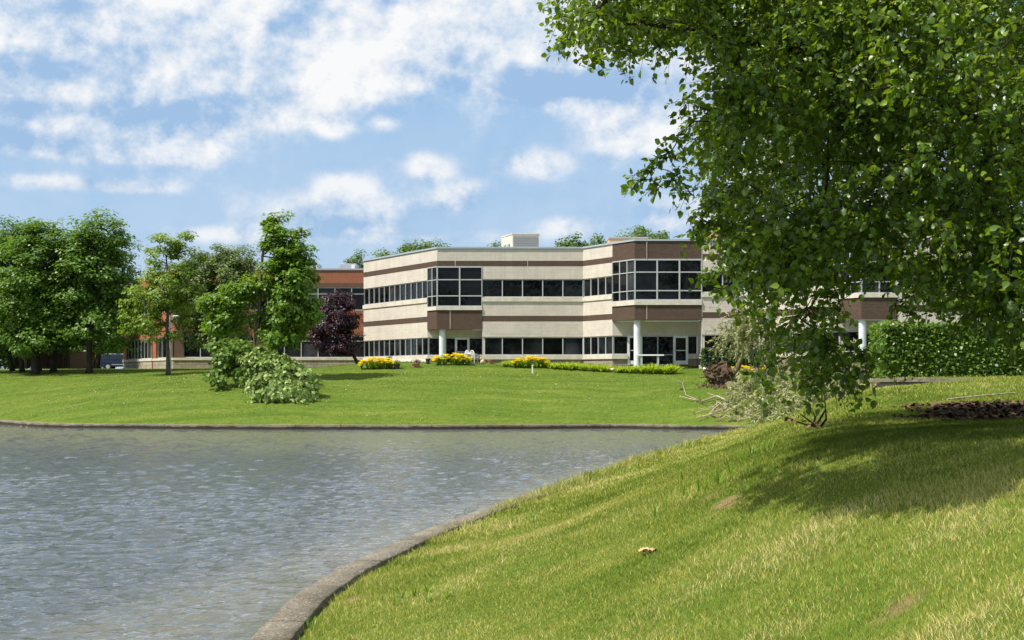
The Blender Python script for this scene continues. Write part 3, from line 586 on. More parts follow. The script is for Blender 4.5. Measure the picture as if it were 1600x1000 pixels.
W = [(-6.0, 128.0), (-11.62, 108.6), (-5.27, 97.6), (5.0, 97.6), (6.84, 94.4), (8.16, 92.1), (12.6, 92.1), (15.4, 92.1), (20.84, 82.7), (22.98, 82.7), (45.0, 82.7), (45.0, 122.0)]
A1, B1 = (-6.02, 98.90), (-2.1, 97.6)
A3 = (19.9, 84.3)
G = [W[0], W[1], A1, (B1[0], 98.90), B1, W[3], W[4], (12.6, 94.4), (12.6, 92.1), W[7], A3, (22.98, 84.3), W[9], W[10], W[11]]
def office():
    root = thing('office_building', (4.0, 97.0, 3.5), 'two storey office block with pale walls, brown brick bands and dark glazed corner bays', 'building')
    wall = MB(); B_, S_, R_ = 0, 1, 2
    plain_runs = [cut(W, 0, A1), cut(W, B1, 4), cut(W, 6, A3), cut(W, 9, 11)]
    T = .32
    for run in plain_runs:
        for z0, z1, m, o in ((5.63, 6.73, 0, 0), (6.73, 7.12, 1, .006), (7.12, 8.12, 0, 0), (9.71, 10.61, 0, 0)): wall.strip(run, -T, o, z0, z1, m)
    for run in (cut(W, 0, 4), cut(W, 6, 11)):
        wall.strip(run, -T, .006, 10.61, 10.99, 1); wall.strip(run, -T, 0, 10.99, 11.85, 0)
    bay1, bay2, bay3 = cut(W, A1, B1), cut(W, 4, 6), cut(W, A3, 9)
    for bay, zt, zs, zb in ((bay1, 10.61, 7.52, 6.17), (bay2, 10.66, 7.60, 6.62), (bay3, 10.61, 7.56, 6.29)):
        wall.strip(bay, -T, .03, zb, zs, 1)
    wall.strip(bay2, -T, .008, 10.66, 11.85, 1)
    # ground floor wall above the windows, set back under the bays, with the soffits of the bays
    for i0, i1, zt in ((2, 4, 6.16), (6, 8, 6.61), (10, 12, 6.28)):
        wall.strip([*cut(G, i0, i1 - 1), np.array(G[i1]) + (0, .06)], -T, -.004, 5.63, zt, 0)
    wall.prism([A1, (B1[0], 98.9), B1, W[2]], 6.172, 6.4, 0); wall.prism([W[4], (12.6, 94.4), W[6], W[5]], 6.622, 6.9, 0); wall.prism([A3, (22.98, 84.3), W[9], W[8]], 6.292, 6.5, 0)
    # base
    d1, d1b, d2, d2b = [(x, 98.9) for x in (-4.75, -3.0)], None, [(x, 94.4) for x in (7.92, 12.05)], None
    base_runs = [cut(G, 0, (-4.72, 98.9)), cut(G, (-3.05, 98.9), (7.88, 94.4)), cut(G, (11.98, 94.4), 14)]
    for r in base_runs: wall.strip(r, -T, -.02, 3.0, 4.05, 2)
    for x, y0, y1 in ((B1[0], 97.66, 98.84), (12.6, 92.16, 94.34), (22.98, 82.76, 84.24)): wall.box((x + .10, (y0 + y1) / 2, 4.98), (.2, y1 - y0, 1.29), 0, 0)
    # vertical control joints, sealed flush
    for x, zz in ((-2.07, (7.6, 8.1)), (1.1, (9.72, 11.84)), (-4.0, (10.62, 11.84))): wall.box((x, 97.598, (zz[0] + zz[1]) / 2), (.035, .012, zz[1] - zz[0]), 0, 3)
    for x, y, z0, z1 in ((8.95, 92.06, 10.68, 11.84), (8.95, 92.06, 6.64, 7.58), (12.62, 92.09, 6.8, 11.84), (-4.35, 97.56, 6.2, 7.5)): wall.box((x, y, (z0 + z1) / 2), (.035, .02, z1 - z0), 0, 3)
    wall.build('wall', [MT['beige'], MT['brown'], MT['stone'], MT['sill']], root)
    sill = MB()
    for r in base_runs: sill.strip(r, -T + .02, .07, 4.05, 4.33)
    for r in plain_runs: sill.strip(r, -T + .02, .07, 8.12, 8.41)
    for bay, zs, w0 in ((bay1, 7.52, 7.74), (bay2, 7.60, 7.88), (bay3, 7.56, 7.80)): sill.strip(bay, -T + .02, .10, zs, w0)
    sill.build('sill', MT['sill'], root)
    MB().strip(W, -.4, .07, 11.85, 11.97).build('coping', MT['coping'], root)
    MB().prism(offset(W, -.3), 11.2, 11.3).build('roof', MT['roof'], root)
    lf = lambda a, b: (np.asarray(a, float), np.asarray(b, float))
    # upper windows
    windows(root, W[1], A1, 8.41, 9.71, 12); windows(root, B1, W[3], 8.41, 9.71, 5); windows(root, W[3], W[4], 8.41, 9.71, 4)
    windows(root, A1, W[2], 7.74, 10.61, 2, (8.52, 9.66), o=-.02); windows(root, W[2], B1, 7.74, 10.61, 2, (8.52, 9.66), o=-.02, fw=.10)
    windows(root, W[4], W[5], 7.88, 10.66, 3, (8.55, 9.78), o=-.02); windows(root, W[5], W[6], 7.88, 10.66, 3, (8.55, 9.78), o=-.02, fw=.10)
    windows(root, W[6], W[7], 8.41, 9.71, 2); windows(root, W[7], A3, 8.41, 9.71, 6)
    windows(root, A3, W[8], 7.80, 10.61, 2, (8.5, 9.7), o=-.02); windows(root, W[8], W[9], 7.80, 10.61, 2, (8.5, 9.7), o=-.02)
    windows(root, W[9], (34.6, 82.7), 8.41, 9.71, 8)
    # lower windows and doors
    windows(root, W[1], A1, 4.33, 5.63, 12); windows(root, B1, W[3], 4.33, 5.63, 5); windows(root, W[3], W[4], 4.33, 5.63, 4)
    y = 98.9
    windows(root, (-5.98, y), (-4.72, y), 4.33, 5.63, 1); windows(root, (-4.72, y), (-4.05, y), 3.62, 5.63, 1, (4.33,)); door(root, (-4.05, y), (-3.05, y), 3.6, 5.63); windows(root, (-3.05, y), (B1[0], y), 4.33, 5.63, 1)
    y = 94.4
    windows(root, W[4], (7.88, y), 4.33, 5.63, 1); door(root, (7.88, y), (8.85, y), 3.66, 5.63); windows(root, (8.85, y), (11.0, y), 3.62, 5.63, 2, (4.33,)); door(root, (11.0, y), (11.98, y), 3.66, 5.63); windows(root, (11.98, y), (12.6, y), 4.33, 5.63, 1)
    windows(root, W[6], W[7], 4.33, 5.63, 2); windows(root, W[7], A3, 4.33, 5.63, 6); windows(root, A3, (22.98, 84.3), 4.33, 5.63, 2); windows(root, W[9], (34.6, 82.7), 4.33, 5.63, 8)
    for (x, yy, zt) in ((-4.92, 97.95, 6.2), (8.35, 92.55, 6.65), (21.0, 83.1, 6.3)):
        MB().lathe((x, yy, 3.3), [(.25, 0), (.25, .1), (.225, .12), (.225, zt - 3.3)], 20).build('column', MT['column'], root, smooth=False)
    return root
office()

def brick_hall():
    root = thing('brick_building', (-25.0, 118.0, 3.5), 'orange brick building with a rough stone base and grey rooftop units, behind the broken tree', 'building')
    Wb = [(-33.0, 146.0), (-36.9, 132.0), (-28.4, 116.6), (-4.0, 116.6), (-4.0, 140.0)]
    w = MB()
    w.strip(Wb, -.4, .10, 3.1, 4.22, 2); w.strip(Wb, -.4, 0, 6.25, 8.40, 0); w.strip(Wb, -.4, .006, 10.34, 10.71, 1); w.strip(Wb, -.4, 0, 10.71, 11.79, 0)
    fA, fB = np.array(Wb[1]), np.array(Wb[2]); dv = nrm(fB - fA); nv = np.array((dv[1], -dv[0])); Lf = np.linalg.norm(fB - fA); rz = math.atan2(dv[1], dv[0])
    for s, wd, m in ((.75, 1.4, 0), (11.6, 1.1, 0), (17.0, 1.1, 1)):
        q = fA + dv * s + nv * .0
        for z0, z1 in ((4.42, 6.25), (8.40, 10.34)): w.box((q[0], q[1], (z0 + z1) / 2), (wd, .24, z1 - z0), rz, m)
    w.box((-28.0, 116.66, 5.33), (.75, .3, 1.83), 0, 1); w.box((-28.0, 116.66, 9.37), (.75, .3, 1.94), 0, 1)
    w.build('wall', [MT['orange'], MT['drab'], MT['ashlar']], root)
    MB().strip(Wb, -.4, .16, 4.22, 4.42).build('sill', MT['sill'], root)
    MB().strip(Wb, -.45, .07, 11.79, 11.93).build('coping', MT['coping'], root)
    MB().prism(offset(Wb, -.3), 11.1, 11.2).build('roof', MT['roof'], root)
    windows(root, fA + dv * 1.45, fA + dv * 11.05, 4.42, 6.25, 8, o=-.08); windows(root, fA + dv * 12.15, fA + dv * 16.45, 4.42, 6.25, 3, o=-.08)
    windows(root, fA + dv * 1.45, fA + dv * 11.05, 8.40, 10.34, 8, (9.78,), o=-.08); windows(root, fA + dv * 12.15, fA + dv * 16.45, 8.40, 10.34, 3, (9.78,), o=-.08)
    windows(root, (-27.62, 116.6), (-5.0, 116.6), 4.42, 6.25, 16, (5.82,), o=-.08); windows(root, (-27.62, 116.6), (-5.0, 116.6), 8.40, 10.34, 16, (9.78,), o=-.08)
    q = fA + dv * 10.95 + nv * .12; MB().tube([(q[0], q[1], 3.5), (q[0], q[1], 11.7)], .07, 8).build('downpipe', MT['rust'], root)
brick_hall()

def rooftop():
    D = 104.0
    a, b = P(783, 388, D), P(842, 388, D); zt = P(800, 366, D)[2]; w = b[0] - a[0]
    t = thing('rooftop_unit', ((a[0] + b[0]) / 2, D + 1, 11.3), 'beige air handling unit with a grey louvred front on the pale office roof', 'rooftop unit')
    mb = MB(); x0, x1, xm = a[0], b[0], a[0] + w * .30
    mb.prism([(x0, D + 2.6), (xm, D), (x1, D), (x1, D + 2.6)], 11.3, zt); mb.prism([(x0 - .04, D + 2.64), (xm - .03, D - .05), (x1 + .05, D - .05), (x1 + .05, D + 2.64)], zt, zt + .08)
    mb.build('casing', MT['unit'], t)
    lv = MB(); n = 14
    for i in range(n): lv.box(((xm + x1) / 2, D - .02, 11.55 + i * (zt - 11.65) / n), (x1 - xm - .12, .03, (zt - 11.65) / n * .72))
    lv.build('louvre', MT['louvre'], t)
    dz = (zt - 11.3)
    for s in (.35, .7):
        p0 = np.array((x0, D + 2.6)); p1 = np.array((xm, D)); q = p0 + (p1 - p0) * s; MB().box((q[0] - .03, q[1] - .02, 11.3 + dz * .62), (.5, .03, .35), math.atan2(*(p1 - p0)[::-1])).build('vent', MT['louvre'], t)
    for px0, px1, py, D2, m, lab in ((952, 1012, 372.5, 99, 'tan', 'low orange tan rooftop screen just behind the brown brick bay parapet'), (1105, 1300, 363, 103, 'tan', 'long tan rooftop screen partly covered by the big overhanging tree')):
        a, b = P(px0, py, D2), P(px1, py, D2); t = thing('roof_screen', ((a[0] + b[0]) / 2, D2, 11.3), lab, 'roof screen')
        MB().box(((a[0] + b[0]) / 2, D2 + 1, (11.3 + a[2]) / 2), (b[0] - a[0], 2, a[2] - 11.3)).build('panel', MT[m], t)
        MB().box(((a[0] + b[0]) / 2, D2 + 1, a[2] + .05), (b[0] - a[0] + .1, 2.1, .1)).build('coping', MT['coping'], t)
    for px0, px1, py, lab in ((531, 557, 412, 'grey metal rooftop unit on the orange brick building beside the pale office wall'), (478, 498, 412, 'grey metal rooftop unit on the orange brick building beside the broken tree crown')):
        D3 = 122.0; a, b = P(px0, py, D3), P(px1, py, D3); w = b[0] - a[0]; t = thing('rooftop_unit', ((a[0] + b[0]) / 2, D3, 11.2), lab, 'rooftop unit')
        MB().box(((a[0] + b[0]) / 2, D3 + 1, (11.2 + a[2]) / 2), (w, 2, a[2] - 11.2)).build('casing', MT['unit_grey'], t, bevel=.03)
        MB().box(((a[0] + b[0]) / 2 + w * .3, D3 - .02, a[2] - .35), (w * .2, .06, .5)).build('panel', MT['lamp_white'], t)
        MB().lathe((a[0] + w * .3, D3 + 1, a[2]), [(w * .2, 0), (w * .2, .1), (w * .16, .12)], 14).build('fan_cowl', MT['louvre'], t)
rooftop()

# ---------------------------------------------------------------- trees
TPL_OVATE = (np.array([(0, 0, 0), (.28, .36, .07), (.66, .26, .05), (1, 0, -.10), (.66, -.26, .05), (.28, -.36, .07), (.28, 0, 0), (.66, 0, -.02)]),
             [np.array([(0, 6, 1), (0, 5, 6), (7, 3, 2), (4, 3, 7)]), np.array([(6, 7, 2, 1), (5, 4, 7, 6)])])
TPL_DIA = (np.array([(0, 0, 0), (.45, .36, .10), (1, 0, 0), (.45, -.36, .10)]), [np.array([(0, 3, 2, 1)])])
TPL_THIN = (np.array([(0, 0, 0), (.4, .12, .02), (1, 0, -.06), (.4, -.12, .02)]), [np.array([(0, 3, 2, 1)])])
def leaf_cloud(pos, nor, dirs, size, tpl):
    """Leaves at pos, facing nor, pointing along dirs."""
    tv, tf = tpl; n = len(pos); nor = nrm(nor); x = nrm(dirs - (dirs * nor).sum(1, keepdims=True) * nor); y = np.cross(nor, x); size = np.broadcast_to(size, (n,))
    V = pos[:, None, :] + size[:, None, None] * (tv[None, :, 0, None] * x[:, None, :] + tv[None, :, 1, None] * y[:, None, :] + tv[None, :, 2, None] * nor[:, None, :])
    k = len(tv); base = (np.arange(n) * k)[:, None, None]
    return V.reshape(-1, 3), [(base + f[None]).reshape(-1, f.shape[1]) for f in tf]
def merge(parts):
    V, Fs, off = [], {}, 0
    for v, fs in parts:
        V.append(v)
        for f in fs: Fs.setdefault(f.shape[1], []).append(f + off)
        off += len(v)
    return np.concatenate(V), [np.concatenate(q) for q in Fs.values()]
def clump_leaves(rng, C, rad, n, size, tpl=TPL_DIA, up=.7, out=.6, droop=.3, flat=.75, centre=None):
    C = np.asarray(C, float); K = len(C); rad = np.broadcast_to(rad, (K,)); tot = K * n
    ci = np.repeat(np.arange(K), n); u = nrm(rng.normal(size=(tot, 3))); r = rng.random(tot) ** .45
    off = u * r[:, None]; off[:, 2] *= flat; pos = C[ci] + off * rad[ci][:, None]
    o = nrm(off) * out
    if centre is not None: o = o + nrm(pos - centre) * out
    nor = o + np.array((0, 0, up)) + rng.normal(size=(tot, 3)) * .42
    dirs = off * .6 + rng.normal(size=(tot, 3)) * .6 + np.array((0, 0, -droop))
    return leaf_cloud(pos, nor, dirs, size * rng.uniform(.65, 1.25, tot), tpl)
def skeleton(rng, roots, targets, bend=.12, pen=.35):
    """Joins targets to a trunk chain the way limbs fork: each to the nearest node already grown."""
    pos = [np.asarray(p, float) for p in roots]; par = [-1] + list(range(len(roots) - 1)); plen = [0.0]
    for i in range(1, len(roots)): plen.append(plen[-1] + np.linalg.norm(pos[i] - pos[i - 1]) * .2)
    R = np.array(pos); T = np.asarray(targets, float); dist = np.linalg.norm(T[:, None] - R[None], axis=2).min(1)
    buf = np.zeros((len(roots) + 2 * len(T), 3)); pb = np.zeros(len(buf)); n = len(roots); buf[:n] = R; pb[:n] = plen; first = max(1, len(roots) // 3); tip = {}
    for ti in np.argsort(dist):
        t = T[ti]; dd = np.linalg.norm(buf[first:n] - t, axis=1); cost = dd + pen * pb[first:n] + .6 * np.maximum(buf[first:n, 2] - t[2], 0)
        j = first + int(np.argmin(cost)); d = np.linalg.norm(buf[j] - t)
        mid = (buf[j] + t) / 2 + rng.normal(size=3) * d * bend + np.array((0, 0, d * .06))
        buf[n] = mid; pb[n] = pb[j] + d / 2; par.append(j); buf[n + 1] = t; pb[n + 1] = pb[j] + d; par.append(n); tip[n + 1] = 1; n += 2
    cnt = np.zeros(n); 
    for i in range(n - 1, -1, -1):
        if i in tip: cnt[i] += 1
        if par[i] >= 0: cnt[par[i]] += cnt[i]
    return buf[:n], par, cnt
def limbs(mb, pos, par, cnt, nroot, tip_r, base_r, trunk_r, n=5, power=.5):
    mx = max(cnt.max(), 1); r = tip_r + (base_r - tip_r) * (cnt / mx) ** power
    r[:nroot] = trunk_r
    kids = {}
    for i, p in enumerate(par):
        if p >= 0: kids.setdefault(p, []).append(i)
    mb.tube(list(pos[:nroot]), list(r[:nroot]), 9)
    done = set(range(nroot))
    stack = [(p, i) for p in range(nroot) for i in kids.get(p, []) if i >= nroot]
    while stack:
        p, i = stack.pop(); chain = [pos[p], pos[i]]; rr = [min(r[i] * 1.15, r[p]), r[i]]
        while kids.get(i):
            ks = sorted(kids[i], key=lambda q: -cnt[q]); 
            for q in ks[1:]: stack.append((i, q))
            i = ks[0]; chain.append(pos[i]); rr.append(r[i])
        mb.tube(chain, rr, n, cap=False)
def trunk_chain(rng, base, top, r0, r1, k=7, wob=.12, flare=1.6):
    base, top = np.asarray(base, float), np.asarray(top, float); pts, rr = [base - np.array((0, 0, .25))], [r0 * flare]
    for i in range(k):
        t = i / (k - 1); p = base + (top - base) * (t * .94 + .06) + np.array((*rng.normal(size=2) * wob * t, 0)); pts.append(p); rr.append(r0 + (r1 - r0) * t ** .8)
    return pts, rr
def ellipse_targets(rng, ells, k):
    """Clump centres through the volume of some ellipsoids, more of them near the outside."""
    vol = np.array([e[3] * e[4] * e[5] for e in ells]); ks = np.maximum(3, (k * vol / vol.sum()).astype(int)); out = []
    for e, q in zip(ells, ks):
        u = nrm(rng.normal(size=(q, 3))); r = (rng.random(q) ** .40) * rng.uniform(.86, 1.10, q); out.append(np.array(e[:3]) + u * r[:, None] * np.array(e[3:6]))
    return np.concatenate(out)
def make_tree(name, label, base, top, ells, k, crad, nleaf, lsize, leaf, brk='bark', r0=.22, cat='tree', group=None, seed=1, tpl=TPL_DIA, up=.7, out=.6, droop=.3, r1=.05, tip=.012, flat=.75):
    rng = np.random.default_rng(seed); root = thing(name, base, label, cat, group)
    T = ellipse_targets(rng, ells, k); pts, rr = trunk_chain(rng, base, top, r0, r1)
    pos, par, cnt = skeleton(rng, pts, T); mb = MB(); limbs(mb, pos, par, cnt, len(pts), tip, r0 * .5, np.array(rr))
    mb.build('trunk', MT[brk], root, smooth=True)
    ce = np.average([e[:3] for e in ells], axis=0, weights=[e[3] * e[4] * e[5] for e in ells])
    V, Fs = clump_leaves(rng, T, crad * rng.uniform(.6, 1.3, len(T)), nleaf, lsize, tpl, up, out, droop, flat, ce)
    np_obj('crown', V, Fs, MT[leaf], root); return root
def ell(px, py, D, rx, ry, dep=1.0, dy=0.0):
    """Crown lobe: centre from photo pixel and depth, radii in photo pixels turned into metres."""
    c = P(px, py, D); s = D / F; return (c[0], c[1] + dy, c[2], rx * s, rx * s * dep, ry * s)

GR = 'maples of the grove on the far lawn'
BASE = {139: 583.5, 55: 585, 83: 582, 35: 582, 20: 580, 62: 580, 150: 576}
def grove():
    def maple(px, D, label, lobes, seed, leaf='maple', r0=.23, k=150):
        b = on(px, BASE.get(px, 583), 84, 128); D = b[1]; tp = P(*lobes[0][:2], D); tp[2] += 1.0
        make_tree('maple_tree', label, b, tp, [ell(l[0], l[1], D, l[2], l[3]) for l in lobes], k, .95, 90, .27, leaf, 'bark_dark', r0, group=GR, seed=seed, flat=.5, up=1.15, out=.5)
    maple(139, 95.5, 'tallest full maple of the grove, its bare trunk standing left of the dark blue car', [(146, 420, 60, 84), (150, 368, 46, 46), (105, 470, 50, 50), (185, 455, 36, 56), (150, 512, 62, 34), (192, 395, 26, 40), (120, 400, 40, 50), (195, 505, 26, 24)], 11, k=235)
    maple(55, 93.5, 'broad maple with a thick grey trunk in front of the wooden fence', [(52, 420, 54, 78), (62, 368, 40, 32), (20, 480, 46, 50), (85, 485, 50, 52), (60, 530, 58, 28)], 12, r0=.27, k=215)
    maple(83, 97.5, 'maple with a dark trunk in front of the right end of the wooden fence', [(98, 440, 52, 78), (80, 505, 50, 44), (120, 400, 36, 44), (112, 520, 44, 28)], 13, 'maple_deep', k=190)
    maple(35, 97.0, 'maple with a slim pale trunk near the left end of the wooden fence', [(20, 420, 50, 82), (10, 500, 54, 54)], 14, 'maple_deep', .19, k=170)
    maple(20, 101.0, 'maple with the thinnest dark trunk at the left edge of the grove', [(-12, 430, 55, 84), (-5, 525, 56, 40)], 15, 'maple_deep', .18, k=170)
    maple(62, 104.0, 'maple half hidden behind the thick grey trunk, close to the fence', [(50, 470, 60, 76), (80, 530, 40, 22)], 16, 'maple_deep', .17, 120)
    maple(150, 126.0, 'dark maple standing behind the brick gate pillar near the car', [(180, 430, 40, 70), (160, 505, 50, 48)], 17, 'maple_deep', .26, k=160)
grove()

def px_tree(name, label, px, D, lobes, k, crad, nleaf, lsize, leaf, seed, brk='bark', r0=.15, group=None, toppy=None, z0=None, basepy=None, **kw):
    if basepy: D = on(px, basepy, 80, 128)[1]
    x = (px - 800) / F * D; b = np.array((x, D, gz(x, D) if z0 is None else z0)); tp = P(lobes[0][0], lobes[0][1] if toppy is None else toppy, D)
    return make_tree(name, label, b, tp, [ell(l[0], l[1], D, l[2], l[3]) for l in lobes], k, crad, nleaf, lsize, leaf, brk, r0, seed=seed, group=group, **kw)
px_tree('locust_tree', 'sparse yellow green locust tree in front of the brick building corner', 263, 89.0,
        [(258, 440, 55, 62), (266, 375, 30, 22), (285, 368, 16, 14), (262, 395, 36, 30), (225, 490, 36, 32), (300, 420, 30, 40), (240, 520, 46, 22), (208, 500, 24, 28), (285, 470, 34, 40)], 130, .62, 90, .22, 'locust', 21, 'bark', .15, toppy=400, tip=.014, basepy=586, flat=.5, up=1.0)
px_tree('olive_tree', 'dull grey green tree between the yellow green locust and the broken tree', 337, 98.0,
        [(345, 455, 52, 60), (365, 415, 38, 36), (320, 500, 40, 36), (370, 500, 40, 40), (310, 430, 32, 40), (340, 530, 50, 22), (385, 440, 30, 40), (300, 480, 34, 36), (350, 400, 34, 24)], 280, .75, 150, .19, 'olive', 22, 'bark_dark', .15, toppy=430, basepy=577)
px_tree('plum_tree', 'dark purple leaved plum tree against the corner of the pale office', 560, 103.0,
        [(522, 500, 36, 32), (530, 472, 28, 18), (500, 525, 24, 26), (542, 530, 22, 32), (548, 492, 14, 28), (496, 508, 18, 22), (525, 542, 36, 14)], 190, .50, 130, .14, 'plum', 23, 'plum_bark', .13, toppy=500)

def broken_tree():
    rng = np.random.default_rng(31); D = 86.5; x = (402 - 800) / F * D; b = np.array((x, D, gz(x, D)))
    root = thing('broken_tree', b, 'storm broken green tree with a split trunk, its lower crown slumped onto the lawn', 'tree')
    s = D / F; q = lambda px, py, dy=0.0: P(px, py, D + dy)
    pts = [b - np.array((0, 0, .2)), b + np.array((0, 0, .2)), q(404, 575), q(402, 545), q(399, 530), q(404, 500), q(407, 450), q(410, 400), q(415, 370), q(428, 345)]
    rr = [.26, .22, .19, .18, .15, .12, .10, .08, .06, .03]
    T = ellipse_targets(rng, [ell(432, 352, D, 24, 22), ell(445, 370, D, 30, 34), ell(455, 405, D, 32, 38), ell(452, 440, D, 44, 42), ell(460, 480, D, 40, 34), ell(480, 490, D, 24, 20), ell(436, 478, D, 26, 36), ell(350, 490, D, 34, 34), ell(380, 455, D, 28, 28), ell(345, 475, D, 30, 24),
                                  ell(440, 522, D, 40, 26), ell(420, 372, D, 14, 24), ell(428, 430, D + .9, 24, 44), ell(432, 500, D + .8, 30, 30)], 320)
    pos, par, cnt = skeleton(rng, pts, T); mb = MB(); limbs(mb, pos, par, cnt, len(pts), .012, .10, np.array(rr)); mb.build('trunk', MT['bark'], root, smooth=True)
    V, Fs = clump_leaves(rng, T, .60 * rng.uniform(.6, 1.3, len(T)), 78, .25, TPL_DIA, up=1.0, flat=.6, centre=q(430, 450)); np_obj('crown', V, Fs, MT['broken'], root)
    sp = MB()
    for a, c_, r in (((402, 545), (405, 517), .11), ((398, 545), (396, 523), .08), ((404, 540), (410, 527), .06)): sp.tube([q(*a, -.12), (q(*a, -.14) + q(*c_, -.14)) / 2, q(*c_, -.1)], [r, r * .8, .012], 6)
    sp.tube([q(400, 540, -.15), q(396, 552, -.5), q(400, 566, -1.0)], [.07, .06, .05], 6)
    sp.build('split_wood', MT['split_wood'], root)
    # the limb that slumped towards the shore: wood and leaves showing their pale undersides
    gnd = lambda px, py: on(px, py, 60, 100)
    lobes = []
    for px, py, rx, ry, D2 in ((430, 590, 44, 28, 82.5), (408, 566, 40, 22, 83.5), (455, 580, 28, 22, 83), (450, 615, 40, 18, 80.5), (425, 622, 36, 14, 79.6), (470, 628, 34, 8, 79.4), (404, 606, 22, 20, 81.5), (440, 570, 30, 16, 83.5), (445, 600, 36, 26, 81.5), (458, 620, 42, 14, 80.0), (402, 585, 24, 24, 82), (470, 600, 26, 20, 80.5)):
        lobes.append(ell(px, py, D2, rx, ry, .8))
    T2 = ellipse_targets(rng, lobes, 215); T2[:, 2] = np.maximum(T2[:, 2], ground_z(T2[:, 0], T2[:, 1]) + .12)
    ends = [q(400, 560, -.6), q(415, 568, -2.2), q(430, 580, -4), q(440, 600, -5.2), q(455, 620, -6.4)]
    pos, par, cnt = skeleton(rng, ends, T2); mb = MB(); limbs(mb, pos, par, cnt, len(ends), .012, .07, np.array([.09, .08, .07, .06, .04])); fw = mb.build('fallen_limb', MT['bark'], root, smooth=True)
    V, Fs = clump_leaves(rng, T2, .48 * rng.uniform(.6, 1.2, len(T2)), 62, .27, TPL_DIA, up=.25, out=.6, centre=q(430, 600, -4)); V[:, 2] = np.maximum(V[:, 2], ground_z(V[:, 0], V[:, 1]) + .02)
    np_obj('leaves', V, Fs, MT['under'], fw)
    lobes = [ell(350, 568, 84, 20, 26), ell(342, 594, 83, 11, 26), ell(375, 560, 84.5, 26, 24), ell(335, 585, 83.5, 9, 12), ell(360, 548, 85, 30, 16), ell(390, 575, 84, 20, 20)]
    T3 = ellipse_targets(rng, lobes, 80); ends = [q(398, 548, -.4), q(385, 550, -1), q(365, 556, -2), q(350, 575, -3)]
    pos, par, cnt = skeleton(rng, ends, T3); mb = MB(); limbs(mb, pos, par, cnt, len(ends), .012, .06, np.array([.08, .07, .05, .04])); hw = mb.build('hanging_limb', MT['bark'], root, smooth=True)
    V, Fs = clump_leaves(rng, T3, .45 * rng.uniform(.6, 1.2, len(T3)), 62, .27, TPL_DIA, up=.3, out=.6); np_obj('leaves', V, Fs, MT['hanging'], hw)
broken_tree()

def background_trees():
    g = 'treetops beyond the office roof'
    for px, top, w, D, lab, sd in ((672, 373, 34, 132, 'rounded treetop rising above the left parapet of the office roof', 41), (612, 391, 34, 136, 'low treetop along the sloping left parapet of the office roof', 42),
                               (776, 377, 13, 130, 'small treetop peeking out beside the beige rooftop unit', 43), (893, 368, 22, 128, 'thin treetop between the beige rooftop unit and the brown bay', 44),
                               (925, 370, 22, 130, 'thin treetop just left of the low orange tan roof screen', 45), (1005, 352, 52, 128, 'broad treetop above the brown brick bay parapet', 46), (556, 398, 16, 150, 'treetop between the two buildings, over the grey unit', 47), (640, 384, 16, 138, 'narrow treetop between two taller ones above the left parapet', 48)):
        hh = 60
        px_tree('roadside_tree', lab, px, D, [(px, top + 24, w, 26), (px + 6, top + 40, w * 1.15, 26), (px, top + 80, w * 1.2, 50)], 120 if w > 15 else 60, .85, 110, .26, 'far', sd, 'bark_dark', .2, g, z0=3.6, toppy=top + 30)
    g = 'dark trees closing the view behind the fence'
    i = 0
    for px, py, rx, ry, D, leaf in ((-30, 500, 70, 90, 165, 'far_dark'), (60, 505, 60, 85, 172, 'far_dark'), (125, 500, 55, 85, 180, 'far_dark'), (205, 490, 50, 80, 185, 'far_dark'), (300, 480, 70, 80, 190, 'far_dark'), (-90, 470, 70, 110, 150, 'far_dark')):
        lab = ('dark tree mass closing the left edge behind the fence', 'dark tree behind the middle of the wooden fence', 'dark tree behind the brick gate pillar', 'dark tree behind the corner of the brick building', 'dark tree behind the brick building roof', 'dark tree just outside the left edge of the grove')[i]
        px_tree('dark_tree', lab, px, D, [(px, py, rx, ry), (px + 12, py + 45, rx * 1.1, 55)], 100, 1.5, 120, .34, leaf, 50 + i, 'bark_dark', .3, g, z0=3.6); i += 1
    px_tree('yellowish_bush', 'yellow green bush right behind the dark blue car', 172, 168, [(168, 552, 20, 22), (186, 545, 16, 26), (158, 562, 14, 14)], 50, .7, 110, .2, 'far_yellow', 60, 'bark_dark', .08, z0=3.6, cat='bush')
    px_tree('leafy_bush', 'loose green bush between the fence and the brick pillar', 116, 135, [(118, 555, 14, 22), (112, 565, 10, 14)], 30, .6, 90, .2, 'far', 61, 'bark_dark', .07, z0=3.6, cat='bush')
background_trees()

